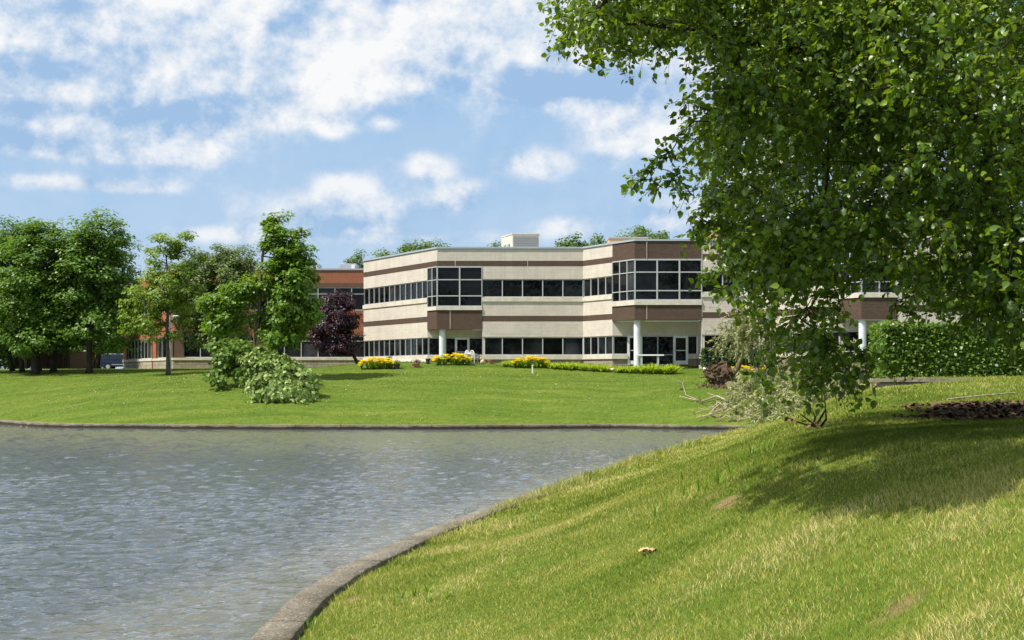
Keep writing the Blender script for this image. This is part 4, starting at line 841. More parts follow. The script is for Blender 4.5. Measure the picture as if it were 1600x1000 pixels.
# ---------------------------------------------------------------- the big overhanging tree
def overhanging_tree():
    rng = np.random.default_rng(77); bx, by = 7.6, 17.8; b = np.array((bx, by, gz(bx, by)))
    root = thing('overhanging_tree', b, 'large glossy leaved tree overhanging the right foreground lawn, its trunk out of view', 'tree')
    pts, rr = trunk_chain(rng, b, b + np.array((-.3, -.2, 6.0)), .30, .12, 8, .10)
    pts += [P(1500, -40, 16.5), ]; rr += [.10]
    limb = [np.array((bx - .1, by, 5.0)), np.array((5.6, 16.8, 6.0)), np.array((3.6, 15.8, 6.5)), np.array((2.2, 15.2, 6.6)), P(1010, 35, 14.8), P(930, 35, 14.6)]
    poly = np.array([(905, -60), (905, 30), (935, 55), (985, 62), (1060, 58), (1105, 50), (1140, 85), (1120, 135), (1098, 195), (1105, 240), (1118, 300), (1135, 350), (1165, 395), (1205, 430), (1220, 500), (1245, 560), (1290, 590), (1335, 580), (1385, 540),
                     (1400, 490), (1470, 480), (1540, 500), (1600, 520), (2400, 560), (2400, -1500), (905, -1500)], float)
    holes = [(1450, 415, 95, 75, .22), (1335, 430, 50, 50, .25), (1440, 510, 95, 55, .16), (1500, 560, 150, 80, .02), (1345, 520, 50, 60, .22), (1590, 500, 40, 40, .6), (1290, 550, 115, 100, .32), (1250, 460, 60, 60, .5), (1330, 480, 60, 50, .5)]
    def inside(px, py):
        c = np.zeros(len(px), bool)
        for (x0, y0), (x1, y1) in zip(poly, np.roll(poly, -1, 0)):
            t = (y0 > py) != (y1 > py); c ^= t & (px < (x1 - x0) * (py - y0) / (y1 - y0 + 1e-12) + x0)
        return c
    n = 26000; u = nrm(rng.normal(size=(n, 3))); r = rng.random(n) ** .36
    C, R = np.array((7.2, 17.2, 6.3)), np.array((6.6, 5.2, 5.2)); q = C + u * r[:, None] * R
    extra = np.stack((rng.uniform(.5, 4.5, 1500), rng.uniform(13.6, 16.2, 1500), rng.uniform(5.6, 7.4, 1500)), 1); q = np.concatenate((q, extra))
    low = np.stack((rng.uniform(2.6, 5.6, 2200), rng.uniform(13.5, 17.0, 2200), rng.uniform(2.9, 4.6, 2200)), 1); q = np.concatenate((q, low))
    q = q[rng.permutation(len(q))]
    px, py = 800 + F * q[:, 0] / q[:, 1], HY - F * (q[:, 2] - H) / q[:, 1]
    ok = inside(px, py) & (q[:, 2] > ground_z(q[:, 0], q[:, 1]) + .7)
    for hx, hy, a, c_, keep in holes: ok &= ~(((px - hx) / a) ** 2 + ((py - hy) / c_) ** 2 < 1) | (rng.random(len(q)) < keep)
    gap = np.sin(q[:, 0] * 3.1 + 1.3 * q[:, 2]) + np.sin(q[:, 1] * 2.7 - q[:, 0] * 1.1 + 2) + np.sin(q[:, 2] * 3.7 + q[:, 1] * 1.5 + 4)
    ok &= (gap > -.35) | (rng.random(len(q)) < .22)
    q, px, py = q[ok], px[ok], py[ok]
    infr = (px < 1660) & (py > -60); sel = np.concatenate((np.nonzero(infr)[0][:1900], np.nonzero(~infr)[0][:1500])); T = q[sel]
    sh = []                                              # unseen sprays above the frame, added along sun rays to shade the lawn
    while len(sh) < 480:
        r_ = rng.random(); gpx, gpy = (rng.uniform(1180, 1640), rng.uniform(735, 778)) if r_ < .5 else (rng.uniform(1150, 1640), rng.uniform(655, 705)) if r_ < .85 else (rng.uniform(1400, 1640), rng.uniform(700, 740))
        g_ = on(gpx, gpy, 7, 40); w_ = g_ + np.array(to_sun) * rng.uniform(4.6, 8.0)
        if HY - F * (w_[2] - H) / w_[1] < -140 and w_[1] > 8.8: sh.append(w_)
    T = np.concatenate((T, np.array(sh)))
    tips = [(885, 62), (880, 25), (912, 60), (935, 84), (985, 82), (960, 70), (1030, 72), (1060, 70), (1058, 215), (1050, 235), (1075, 160), (1032, 292), (1008, 280), (1025, 262), (1058, 275), (1078, 300), (1095, 345), (1112, 352), (1100, 372), (1145, 420), (1122, 436), (1170, 408), (1150, 398), (1140, 455), (1158, 450),
            (1192, 470), (1205, 510), (1198, 575), (1190, 590), (1212, 560), (1262, 600), (1275, 585), (1325, 580), (1345, 575), (1385, 565), (1400, 470), (1520, 455), (1380, 420)]
    tp = np.array([P(a, c_, 14.6 + (0 if a < 1100 else rng.uniform(-.7, 1.2))) for a, c_ in tips])
    nT = len(T); allT = np.concatenate((T, tp))
    pos, par, cnt = skeleton(rng, pts + limb, allT, .10, .22)
    par[len(pts)] = 5                                   # the long limb leaves the trunk
    cnt = np.zeros(len(pos)); ntip = len(allT)
    order = list(range(len(pos) - 1, -1, -1))
    for i in order:
        if i >= len(pts) + len(limb) and (i - len(pts) - len(limb)) % 2 == 1: cnt[i] += 1
        if par[i] >= 0: cnt[par[i]] += cnt[i]
    mb = MB(); nr = len(pts)
    rtr = np.array(rr)
    limbs(mb, pos, par, cnt, nr, .0035, .085, rtr, 6, .5)
    # short twigs that carry the leaves
    P_, N_, D_ = [], [], []
    tw = MB()
    for i, t in enumerate(allT):
        small = i >= nT; k = 5 if not small else 4; away = nrm(t - C)
        for _ in range(k):
            d = nrm(away * .55 + rng.normal(size=3) * .75 + np.array((-.1, 0, -.25))); Lg = rng.uniform(.28, .52) * (.62 if small else 1.0)
            p1 = t + d * Lg * .5; p2 = t + d * Lg + np.array((0, 0, -.10 * Lg / .4))
            mb.tube([t, p1, p2], [.004, .003, .0018], 3, cap=False)
            m_ = 11
            for j in range(m_):
                f = (j + .6) / m_; p = t + (p1 - t) * 2 * f if f < .5 else p1 + (p2 - p1) * (2 * f - 1)
                side = nrm(np.cross(d, rng.normal(size=3))); P_.append(p + side * .02); D_.append(d * .5 + side * .9 + np.array((0, 0, -.45))); N_.append(np.array((-.25, -.12, .65)) + rng.normal(size=3) * .85 + away * .25)
    mb.build('trunk', MT['bark_dark'], root, smooth=True)
    P_, N_, D_ = np.array(P_), np.array(N_), np.array(D_)
    V, Fs = leaf_cloud(P_, N_, D_, .080 * rng.uniform(.5, 1.35, len(P_)), TPL_OVATE); np_obj('crown', V, Fs, MT['pear'], root)
overhanging_tree()

# ---------------------------------------------------------------- fallen willow
def willow():
    rng = np.random.default_rng(91); D = 80.0; b = on(1135, 602, 60, 100); D = b[1]
    root = thing('fallen_willow', b, 'uprooted willow lying on the bank with its root plate tipped up', 'tree')
    q = lambda px, py, dy=0.0: P(px, py, D + dy)
    # root plate: a lumpy tilted disc of soil and torn roots
    n, k = 20, 7; vs, fs = [], []
    c = q(1124, 586); ax = nrm(np.array((-.70, -.62, -.30))); e1 = nrm(np.cross(ax, (0, 0, 1))); e2 = np.cross(e1, ax)
    rings = [(i / k, 1, .26) for i in range(1, k + 1)] + [(i / k, -1, .30) for i in range(k - 1, 0, -1)]
    vs.append(c + ax * .28)
    for f, side, th in rings:
        for j in range(n):
            t = 2 * math.pi * j / n; r = f * (1.05 + .18 * math.sin(3 * t + 1) + .12 * math.sin(7 * t)); h = th * math.sqrt(max(0, 1 - f ** 2)) + rng.normal() * .09
            vs.append(c + e1 * math.cos(t) * r + e2 * math.sin(t) * r * .8 + ax * side * h)
    vs.append(c - ax * .33); last = len(vs) - 1; m_ = len(rings)
    for j in range(n):
        j2 = (j + 1) % n; fs.append((0, 1 + j, 1 + j2)); fs.append((last, 1 + (m_ - 1) * n + j2, 1 + (m_ - 1) * n + j))
        for i in range(m_ - 1): fs.append((1 + i * n + j, 1 + (i + 1) * n + j, 1 + (i + 1) * n + j2, 1 + i * n + j2))
    mb = MB(); mb.add(vs, fs)
    for _ in range(26):
        t = rng.uniform(0, 6.28); d = e1 * math.cos(t) + e2 * math.sin(t) * .85; p = c + d * rng.uniform(.5, .9) + ax * rng.uniform(0, .25)
        mb.tube([p, p + d * .3 + rng.normal(size=3) * .08, p + d * rng.uniform(.45, .8) + rng.normal(size=3) * .18 + np.array((0, 0, -.1))], [.05, .03, .008], 4)
    g = gz(c[0], c[1])
    for _ in range(40):
        p = c + np.array((rng.normal(-.3, .75), rng.normal(-.3, .5), 0)); p[2] = gz(p[0], p[1]) + .04; mb.box(p, (rng.uniform(.1, .3), rng.uniform(.1, .3), rng.uniform(.08, .2)), rng.uniform(0, 3), taper=.6)
    mb.build('root_plate', MT['soil'], root)
    # trunk lying down to the right, one stem still rising
    tr = MB()
    t1 = [q(1128, 592, .1), q(1138, 598), q(1146, 612, -1.5), q(1150, 626, -3), q(1158, 640, -4.2)]
    t2 = [q(1136, 594, .1), q(1150, 580), q(1158, 560), q(1162, 540), q(1163, 520), q(1172, 498, .2), q(1180, 480, .2)]
    t3 = [q(1140, 598), q(1180, 600, -.6), q(1230, 602, -1.2), q(1290, 604, -1.5), q(1350, 606, -1.6)]
    tr.tube(t1, [.36, .36, .26, .18, .10], 9); tr.tube(t2, [.30, .22, .16, .13, .10, .07, .03], 8); tr.tube(t3, [.30, .26, .20, .14, .06], 8)
    dead = MB()
    for chain, r in (([(1146, 630), (1120, 622), (1095, 627), (1062, 622)], .07), ([(1120, 624), (1100, 632), (1072, 617), (1066, 600)], .04), ([(1128, 628), (1118, 640), (1105, 650), (1088, 656)], .05), ([(1126, 626), (1112, 640), (1085, 645)], .035),
                     ([(1150, 636), (1138, 634), (1124, 640), (1118, 642)], .05), ([(1170, 640), (1150, 632), (1135, 640)], .04), ([(1125, 655), (1135, 652), (1150, 656), (1175, 655)], .03), ([(1200, 645), (1190, 630), (1205, 610)], .06), ([(1215, 650), (1200, 640), (1180, 636)], .04), ([(1160, 646), (1140, 642), (1122, 652), (1108, 648)], .05), ([(1190, 655), (1170, 650), (1152, 658)], .04), ([(1180, 622), (1160, 618), (1148, 628), (1130, 636)], .06), ([(1232, 650), (1222, 634), (1226, 618)], .05)):
        pp = []
        for i, (px, py) in enumerate(chain):
            g_ = on(px, py + 3, 60, 100); pp.append(g_ + np.array((0, 0, .10 + .12 * (i % 2))))
        dead.tube(pp, list(np.linspace(r, r * .35, len(pp))), 5)
        for _ in range(3):
            i = rng.integers(1, len(pp)); p = pp[i]; e = p + np.array((rng.normal(0, .6), rng.normal(0, .6), rng.uniform(0, .35))); dead.tube([p, (p + e) / 2 + rng.normal(size=3) * .06, e], [r * .4, r * .3, .008], 4)
    dead.build('bare_branch', MT['dead_wood'], root, smooth=True)
    # weeping sprays: thin strands with narrow grey green leaves
    st, P_, N_, D_ = MB(), [], [], []
    def spray(p, d, Lg, droop, dens=26):
        dens = int(dens * 1.9)
        pts_ = [p]; v = nrm(d); m_ = 6
        for i in range(m_): v = nrm(v + np.array((0, 0, -droop)) + rng.normal(size=3) * .10); e = pts_[-1] + v * Lg / m_; e[2] = max(e[2], gz0(e) + .04); pts_.append(e)
        st.tube(pts_, list(np.linspace(.012, .004, len(pts_))), 3, cap=False)
        for _ in range(dens):
            f = rng.uniform(.1, m_ - .01); i = int(f); pp = pts_[i] + (pts_[i + 1] - pts_[i]) * (f - i); P_.append(pp); D_.append(nrm(pts_[i + 1] - pts_[i]) * .8 + rng.normal(size=3) * .6 + np.array((0, 0, -.3))); N_.append(rng.normal(size=3) + np.array((0, 0, .5)))
    GX, GY = np.meshgrid(np.linspace(8, 30, 90), np.linspace(60, 95, 120)); GZ = ground_z(GX, GY)
    def gz0(e):
        i = int(np.clip((e[1] - 60) / 35 * 119, 0, 119)); j = int(np.clip((e[0] - 8) / 22 * 89, 0, 89)); return GZ[i, j]
    for _ in range(105):                                  # the stem that still stands
        t = rng.uniform(.55, 1.0); i = min(int(t * 6), 5); p = t2[i] + (t2[i + 1] - t2[i]) * (t * 6 - i); d = rng.normal(size=3) * np.array((1, .8, .35)) + np.array((-.05, 0, .35)); spray(p, d, rng.uniform(1.2, 2.9), .30, 30)
    for _ in range(100):                                  # cloud of sprays over the right part
        p = q(rng.uniform(1180, 1370), rng.uniform(535, 600), rng.uniform(-3, 1)); spray(p, rng.normal(size=3) * np.array((1, 1, .3)), rng.uniform(1.0, 2.4), .28, 26)
    for _ in range(430):                                 # heap on the ground, towards the shore
        px, py = 1142 + 255 * rng.random() ** .85, 0; py = rng.uniform(598, 652 - max(0, (px - 1210)) * .06); p = on(px, min(py + 10, 662), 62, 100) + np.array((0, 0, rng.uniform(.15, 1.1))); spray(p, rng.normal(size=3) * np.array((1, 1, .25)), rng.uniform(.8, 2.0), .22, 30)
    b0 = len(tr.v); tr.v += st.v; tr.f += [[b0 + i for i in f] for f in st.f]; tr.m += [1] * len(st.f); tr.build('trunk', [MT['willow_bark'], MT['dead_wood']], root, smooth=True)
    V, Fs = leaf_cloud(np.array(P_), np.array(N_), np.array(D_), .27 * rng.uniform(.6, 1.3, len(P_)), TPL_THIN); np_obj('crown', V, Fs, MT['willow'], root)
willow()

# ---------------------------------------------------------------- hedges and retaining wall
def hedge(name, label, x0, x1, y0, y1, z0, z1, n, size, leaf, seed, rag=.09, rz=0.0):
    rng = np.random.default_rng(seed); c = np.array(((x0 + x1) / 2, (y0 + y1) / 2, z0)); root = thing(name, c, label, 'hedge')
    h = np.array((x1 - x0, y1 - y0, z1 - z0)); p = rng.random((n, 3)) * h; f = rng.integers(0, 4, n)        # front, left, top, and right faces carry most leaves
    dpt = np.abs(rng.normal(0, .12, n)); wob = rag * (np.sin(p[:, 0] * 3.1) + np.sin(p[:, 0] * 7.3 + 1) * .6 + np.sin(p[:, 2] * 5 + p[:, 0] * 2)) 
    nor = np.zeros((n, 3))
    for k, (axn, side) in enumerate(((1, 0), (0, 0), (2, 1), (0, 1))):
        s = (f == k) if k in (1, 3) else (f == k)
        p[s, axn] = (h[axn] - dpt[s] + wob[s]) if side else (dpt[s] - wob[s]); nor[s, axn] = 1 if side else -1
    ex = rng.random(n) < .55; p[ex, 1] = dpt[ex] - wob[ex]; p[ex, 0] = rng.random(ex.sum()) * h[0]; p[ex, 2] = rng.random(ex.sum()) * h[2]; nor[ex] = (0, -1, 0)
    r = .18; 
    pos = np.array((x0, y0, z0)) + p; pos[:, 2] = np.maximum(pos[:, 2], z0 + .05)
    V, Fs = leaf_cloud(pos, nor * .6 + np.array((-.25, -.1, .8)) + rng.normal(size=(n, 3)) * .6, rng.normal(size=(n, 3)) + np.array((0, 0, -.2)) , size * rng.uniform(.6, 1.3, n), TPL_DIA)
    np_obj('foliage', V, Fs, MT[leaf], root)
    mb = MB(); 
    for x in np.arange(x0 + .2, x1, .45):
        for _ in range(3):
            a = np.array((x + rng.normal() * .05, (y0 + y1) / 2 + rng.normal() * .1, z0 - .1)); e = a + np.array((rng.normal() * .25, rng.normal() * .25, h[2] * .85)); mb.tube([a, (a + e) / 2 + rng.normal(size=3) * .05, e], [.025, .018, .008], 4)
    mb.build('stems', MT['bark_dark'], root)
X0 = P(1383, 0, 38)[0]
hedge('tall_hedge', 'tall sunlit trimmed hedge above the low stone retaining wall', X0, X0 + 7.5, 38.0, 39.6, 2.78, P(0, 505, 38)[2], 44000, .10, 'hedge', 5, .035)
a, b = P(1100, 0, 89.5), P(1192, 0, 89.5)
hedge('low_hedge', 'low dark trimmed hedge against the office wall beside the uprooted willow', a[0], b[0], 89.5, 90.6, 3.5, P(0, 545, 89.5)[2], 9000, .14, 'yew', 6, .05)

def retaining_wall():
    root = thing('retaining_wall', (11.6, 36.5, 2.3), 'low retaining wall of grey stone blocks at the foot of the tall hedge', 'wall'); rng = np.random.default_rng(8)
    mb = MB()
    for row in range(2):
        x = 9.4 + row * .2
        while x < 15.0:
            w = rng.uniform(.5, .62); mb.box((x + w / 2, 36.42 + rng.normal() * .008, 2.32 + row * .245), (w - .015, .32, .235), rng.normal() * .01, taper=.985); x += w
    m = plain('wall_block', (.22, .185, .15), .95, .3, 4.0, bump=.8); mb.build('blocks', m, root)
    cap = MB(); x = 9.4
    while x < 15.0: w = rng.uniform(.6, .7); cap.box((x + w / 2, 36.41, 2.32 + .49 + .02 - .07), (w - .012, .40, .10), rng.normal() * .006); x += w
    cap.build('cap', plain('wall_cap', (.30, .25, .20), .95, .25, 4.0, bump=.6), root)
retaining_wall()

# ---------------------------------------------------------------- things along the office
def straps(rng, C, n, length, width, spread=.5):
    """Arching strap leaves round each of the centres."""
    C = np.repeat(np.asarray(C, float), n, axis=0); m = len(C); t = rng.uniform(0, 6.283, m); d = np.stack((np.cos(t), np.sin(t), np.zeros(m)), 1); L_ = length * rng.uniform(.6, 1.15, m); sp = rng.uniform(.15, 1, m) * spread
    side = np.stack((-d[:, 1], d[:, 0], np.zeros(m)), 1); up = np.array((0, 0, 1.0)); rows = []
    for f, w in ((0, .7), (.4, 1.0), (.75, .75), (1.0, .05)):
        c = C + d * (L_ * sp * f * (1 + .5 * f))[:, None] + up * (L_ * (f - .45 * f * f * (sp / max(spread, 1e-3))))[:, None]; rows += [c - side * width / 2 * w, c + side * width / 2 * w]
    V = np.stack(rows, 1).reshape(-1, 3); b_ = (np.arange(m) * 8)[:, None]; Fq = np.concatenate([b_ + np.array([2 * i, 2 * i + 1, 2 * i + 3, 2 * i + 2]) for i in range(3)]); return V, [Fq]
def blossoms(rng, Pn, size):
    parts = []
    for k in range(5):
        a = 2 * math.pi * k / 5 + rng.uniform(0, 1, len(Pn)); d = np.stack((np.cos(a), np.sin(a), np.full(len(Pn), .55)), 1); n_ = np.stack((-np.cos(a) * .5, -np.sin(a) * .5 - .1, np.ones(len(Pn))), 1); parts.append(leaf_cloud(Pn, n_, d, size, TPL_DIA))
    return merge(parts)
def flower_bed(px0, px1, py, D, hpx, label, seed, nfl, flpx=None):
    rng = np.random.default_rng(seed); a, b_ = P(px0, py, D), P(px1, py, D); cx = (a[0] + b_[0]) / 2; g = gz(cx, D); root = thing('daylily_bed', (cx, D, g), label, 'flower bed', 'yellow daylily beds along the office')
    w = b_[0] - a[0]; h = hpx * D / F; k = int(w * 9); C = np.stack((rng.uniform(a[0] + .1, b_[0] - .1, k), D + rng.uniform(-.1, .8, k), np.zeros(k)), 1); C[:, 2] = ground_z(C[:, 0], C[:, 1])
    V, Fs = straps(rng, C, 24, h * 1.05, .045, .55); np_obj('foliage', V, Fs, MT['strap'], root)
    f0, f1 = (a[0], b_[0]) if flpx is None else (P(flpx[0], py, D)[0], P(flpx[1], py, D)[0])
    Pn = np.stack((rng.uniform(f0, f1, nfl), D + rng.uniform(-.25, .7, nfl), np.zeros(nfl)), 1); ed = 1 - np.abs((Pn[:, 0] - (f0 + f1) / 2) / ((f1 - f0) / 2)) ** 3 * .45; Pn[:, 2] = ground_z(Pn[:, 0], Pn[:, 1]) + h * ed * rng.uniform(.62, 1.12, nfl)
    V, Fs = blossoms(rng, Pn, .18); np_obj('blossoms', V, Fs, MT['yellow'], root)
flower_bed(560, 615, 578, 92.5, 15, 'bushy bed of yellow daylilies by the plum tree trunk', 101, 130)
flower_bed(676, 736, 575, 94.5, 15, 'bed of yellow daylilies hiding the foot of the round column, beside the white garden chairs', 102, 130)
flower_bed(800, 858, 573, 93.5, 15, 'bed of yellow daylilies behind the white marker post', 103, 130)
flower_bed(1140, 1180, 567, 88.2, 12, 'bed of yellow daylilies before the low dark hedge, behind the willow root plate', 104, 60)
flower_bed(1188, 1216, 567, 88.0, 12, 'small bed of yellow daylilies behind the willow stem', 105, 34)
flower_bed(1268, 1300, 568, 80.5, 9, 'small patch of yellow lilies seen under the overhanging branches', 106, 26)

def border():
    rng = np.random.default_rng(120); root = thing('border_clump', (0, 0, 0), '', 'border plant', 'lime green strap leaved clumps edging the lawn'); h = .60
    k = 8; C = np.stack((rng.normal(0, .15, k), rng.normal(0, .10, k), np.zeros(k)), 1); V, Fs = straps(rng, C, 22, h, .05, .75); np_obj('foliage', V, Fs, MT['lime'], root, local=True)
    V, Fs = straps(rng, C * .7, 3, h * .7, .02, .2); np_obj('stalks', V, Fs, MT['strap'], root, local=True)
    spots = [(791, 572, 94), (866, 573, 93.2), (881, 573, 93), (897, 573, 92.8), (913, 573, 92.5), (929, 572, 92.3), (945, 572, 92), (967, 571, 91.6), (984, 571, 91.4), (1001, 570.5, 91.2), (1018, 570, 91), (1034, 569.5, 90.8), (1048, 569, 90.6)]
    for i, (px, py, D) in enumerate(spots):
        o = root if i == 0 else copy_tree(root); x = (px - 800) / F * D; o.location = (x, D, gz(x, D)); o.rotation_euler = (0, 0, rng.uniform(0, 6)); s = (.85 if i < 2 else 1.0) * rng.uniform(.88, 1.08) * (1.35 if i >= 10 else 1.0); o.scale = (s * 1.15, s * 1.15, s * (.92 if i >= 10 else 1))
        o['label'] = ('lone lime green strap leaved clump just left of the daylilies at the white post' if i == 0 else 'lime green strap leaved clump beside the white bench, one of three swollen ones' if i >= 10 else 'low lime green strap leaved clump in the border between white post and bench')
border()

def rocks():
    rng = np.random.default_rng(130); g = 'white stones edging the border'
    def rock(x, y, s, label, group, first=[None]):
        u = []; n1, n2 = 7, 9
        for i in range(n1 + 1):
            th = math.pi * i / n1
            for j in range(n2):
                ph = 2 * math.pi * j / n2; r = 1 + rng.normal() * .09; u.append((r * math.sin(th) * math.cos(ph), r * .8 * math.sin(th) * math.sin(ph), r * .62 * math.cos(th)))
        V = np.array(u) * s; i = np.arange(n1)[:, None] * n2; j = np.arange(n2)[None]; j2 = (j + 1) % n2
        Fq = np.stack(((i + j).ravel(), (i + n2 + j).ravel(), (i + n2 + j2).ravel(), (i + j2).ravel()), 1)
        o = np_obj('rock', V, [Fq], MT['pale_rock'], smooth=False, local=True); o.location = (x, y, gz(x, y) + s * .35); o.rotation_euler = (0, 0, rng.uniform(0, 6)); tag(o, label, 'rock', group)
    for i, px in enumerate((915, 920, 925, 930.5, 936, 942, 948, 953, 958)):
        D = 93.3 - (px - 915) * .018; x = (px - 800) / F * D; rock(x, D, .17, 'white stone in the short row behind the lime green border, under the angled windows', g)
        bpy.data.objects[-1] if False else None
    for i, px in enumerate((618, 630, 636, 642, 649, 656, 662, 668, 624)):
        D = 98.3 - (px - 618) * .024; x = (px - 800) / F * D; rock(x, D, .26, 'pale rough stone in the row under the left wing ground floor windows', 'pale stones under the left wing')
    for px, D, lab in ((1099, 93.4, 'pale stone at the wall corner by the low dark hedge'),): 
        x = (px - 800) / F * D; rock(x, 91.6, .3, lab, None)
    x = (1312 - 800) / F * 81; rock(x, 81, .55, 'large pale boulder seen through the overhanging branches', None)
rocks()

def garden_chair(x, y, rz, label):
    t = thing('garden_chair', (x, y, gz(x, y)), label, 'chair', 'white cast metal garden chairs'); m = MT['white']
    s = MB(); s.lathe((0, 0, .42), [(.20, 0), (.225, .015), (.225, .03), (.20, .04)], 16); s.build('seat', m, t, local=True)
    b_ = MB()
    arc = [(.25 * math.sin(a), .21 + .03 * math.cos(a), .44 + .48 * math.cos(a) ** .7 if abs(a) < 1.5 else .44) for a in np.linspace(-1.5, 1.5, 11)]; b_.tube(arc, .022, 6)
    for k in range(-2, 3): b_.tube([(k * .04, .205, .45), (k * .075 + .03, .225, .65), (k * .07, .235, .44 + .46 * math.sqrt(max(0.05, 1 - (k * .07 / .25) ** 2)))], .014, 5)
    for z in (.58, .72): b_.tube([(-.21, .22, z), (0, .235, z + .06), (.21, .22, z)], .013, 5)
    b_.build('backrest', m, t, local=True)
    for sx in (-1, 1):
        MB().tube([(sx * .2, .2, .66), (sx * .27, -.02, .66), (sx * .24, -.17, .60), (sx * .19, -.17, .44)], .016, 6).build('armrest', m, t, local=True)
        for sy in (-1, 1): MB().tube([(sx * .15, sy * .14, .43), (sx * .17, sy * .17, .2), (sx * .21, sy * .21, 0)], [.022, .018, .02], 6).build('leg', m, t, local=True)
    t.rotation_euler = (0, 0, rz); return t
def patio():
    D = 95.6; X = lambda px, d=D: (px - 800) / F * d
    garden_chair(X(741), D, 2.4, 'white openwork garden chair standing free at the right of the daylilies'); garden_chair(X(725.5), D + .3, -2.2, 'white openwork garden chair half hidden behind the daylilies near the glass door')
    x = X(733.5); t = thing('garden_table', (x, D + .2, gz(x, D + .2)), 'small round white metal table between the two white garden chairs', 'table')
    MB().lathe((0, 0, .64), [(.33, 0), (.35, .012), (.35, .03), (.32, .04)], 20).build('tabletop', MT['white'], t, local=True)
    for k in range(3):
        a = k * 2.094; MB().tube([(.07 * math.cos(a), .07 * math.sin(a), .64), (.04 * math.cos(a), .04 * math.sin(a), .35), (.22 * math.cos(a), .22 * math.sin(a), 0)], .018, 6).build('leg', MT['white'], t, local=True)
    # long white bench in front of the second bay
    D2 = 92.0; a_, b_ = X(993, D2), X(1037, D2); zb = H + (HY - 555.0) / F * D2; x = (a_ + b_) / 2; g = gz(x, D2)
    t = thing('garden_bench', (x, D2, g), 'long white slab bench in front of the second glazed bay', 'bench'); MB().box((0, 0, zb - g), (b_ - a_, .42, .09)).build('seat', MT['white'], t, local=True, bevel=.01)
    for sx in (-1, 1): MB().box((sx * .55, 0, (zb - g) / 2 - .02), (.12, .34, zb - g - .05)).build('leg', MT['lamp_grey'], t, local=True)
    # pots
    def pot(px, py, D3, w, h, m, lab, plant):
        x = X(px, D3); t = thing('flower_pot', (x, D3, gz(x, D3)), lab, 'plant pot'); r = w / 2
        MB().lathe((0, 0, 0), [(r * .72, 0), (r * .95, h * .82), (r * 1.08, h * .83), (r * 1.08, h), (r * .9, h), (r * .88, h * .88)], 18).build('pot', MT[m], t, local=True)
        if plant:
            rng = np.random.default_rng(int(px)); C = np.stack((rng.normal(0, r * .4, 8), rng.normal(0, r * .4, 8), np.full(8, h * .85)), 1)
            if plant == 'straps': V, Fs = straps(rng, C, 10, .42, .04, .6); np_obj('plant', V, Fs, MT['strap'], t, local=True)
            else:
                V, Fs = clump_leaves(rng, C + np.array((0, 0, .2)), .22, 26, .07, TPL_DIA); np_obj('plant', V, Fs, MT[plant], t, local=True)
    pot(620, 576, 92.6, .46, .34, 'darkpot', 'dark square shouldered pot with a spiky plant, right of the first daylily bed', 'straps')
    pot(650, 575, 93.4, .55, .26, 'terracotta', 'wide brown pot with a thin mauve plant before the pale stones', 'plum')
    pot(766.5, 573, 95.6, .42, .28, 'terracotta', 'small terracotta pot against the wall, right of the white chairs', None)
    pot(668.5, 573, 95.4, .34, .36, 'darkpot', 'narrow dark pot between the pale stones and the second daylily bed', None)
    # rabbit figure
    x = X(754, 95.3); t = thing('garden_statue', (x, 95.3, gz(x, 95.3)), 'tan rabbit figure sitting between a white chair and a terracotta pot', 'statue')
    def egg(mb, c, r):
        for pr in (1,): mb.lathe(c, [(r[0] * math.sin(math.pi * (i + .02) / 10.04), -r[1] * math.cos(math.pi * (i + .02) / 10.04)) for i in range(11)], 12)
    mb = MB(); egg(mb, (0, 0, .17), (.15, .17)); egg(mb, (-.11, 0, .40), (.085, .095)); egg(mb, (.16, 0, .13), (.05, .05))
    mb.tube([(-.12, -.03, .46), (-.15, -.04, .56), (-.2, -.04, .66)], [.03, .035, .01], 6); mb.tube([(-.10, .03, .46), (-.09, .04, .57), (-.12, .04, .68)], [.03, .035, .01], 6); mb.tube([(-.1, -.06, .2), (-.15, -.07, .03)], [.045, .04], 6)
    mb.build('figure', MT['statue'], t, local=True, smooth=True)
    # white marker post
    D4 = 91.0; x = X(832, D4); t = thing('marker_post', (x, D4, gz(x, D4)), 'short white marker post in the lawn before the third daylily bed', 'post')
    MB().box((0, 0, .23), (.085, .06, .50)).build('post', MT['white'], t, local=True, bevel=.008); MB().lathe((0, 0, .48), [(.05, 0), (.05, .03), (.02, .05)], 10).build('cap', MT['white'], t, local=True)
    # concrete walk beside the root plate
    p = [on(px, py, 70, 100) for px, py in ((1092, 578), (1128, 578), (1150, 571.5), (1116, 571.5))]
    z = max(q[2] for q in p) + .03
    mb = MB(); mb.prism([(q[0], q[1]) for q in p], z - .25, z); o = mb.build('path', MT['concrete']); tag(o, kind='structure')
patio()

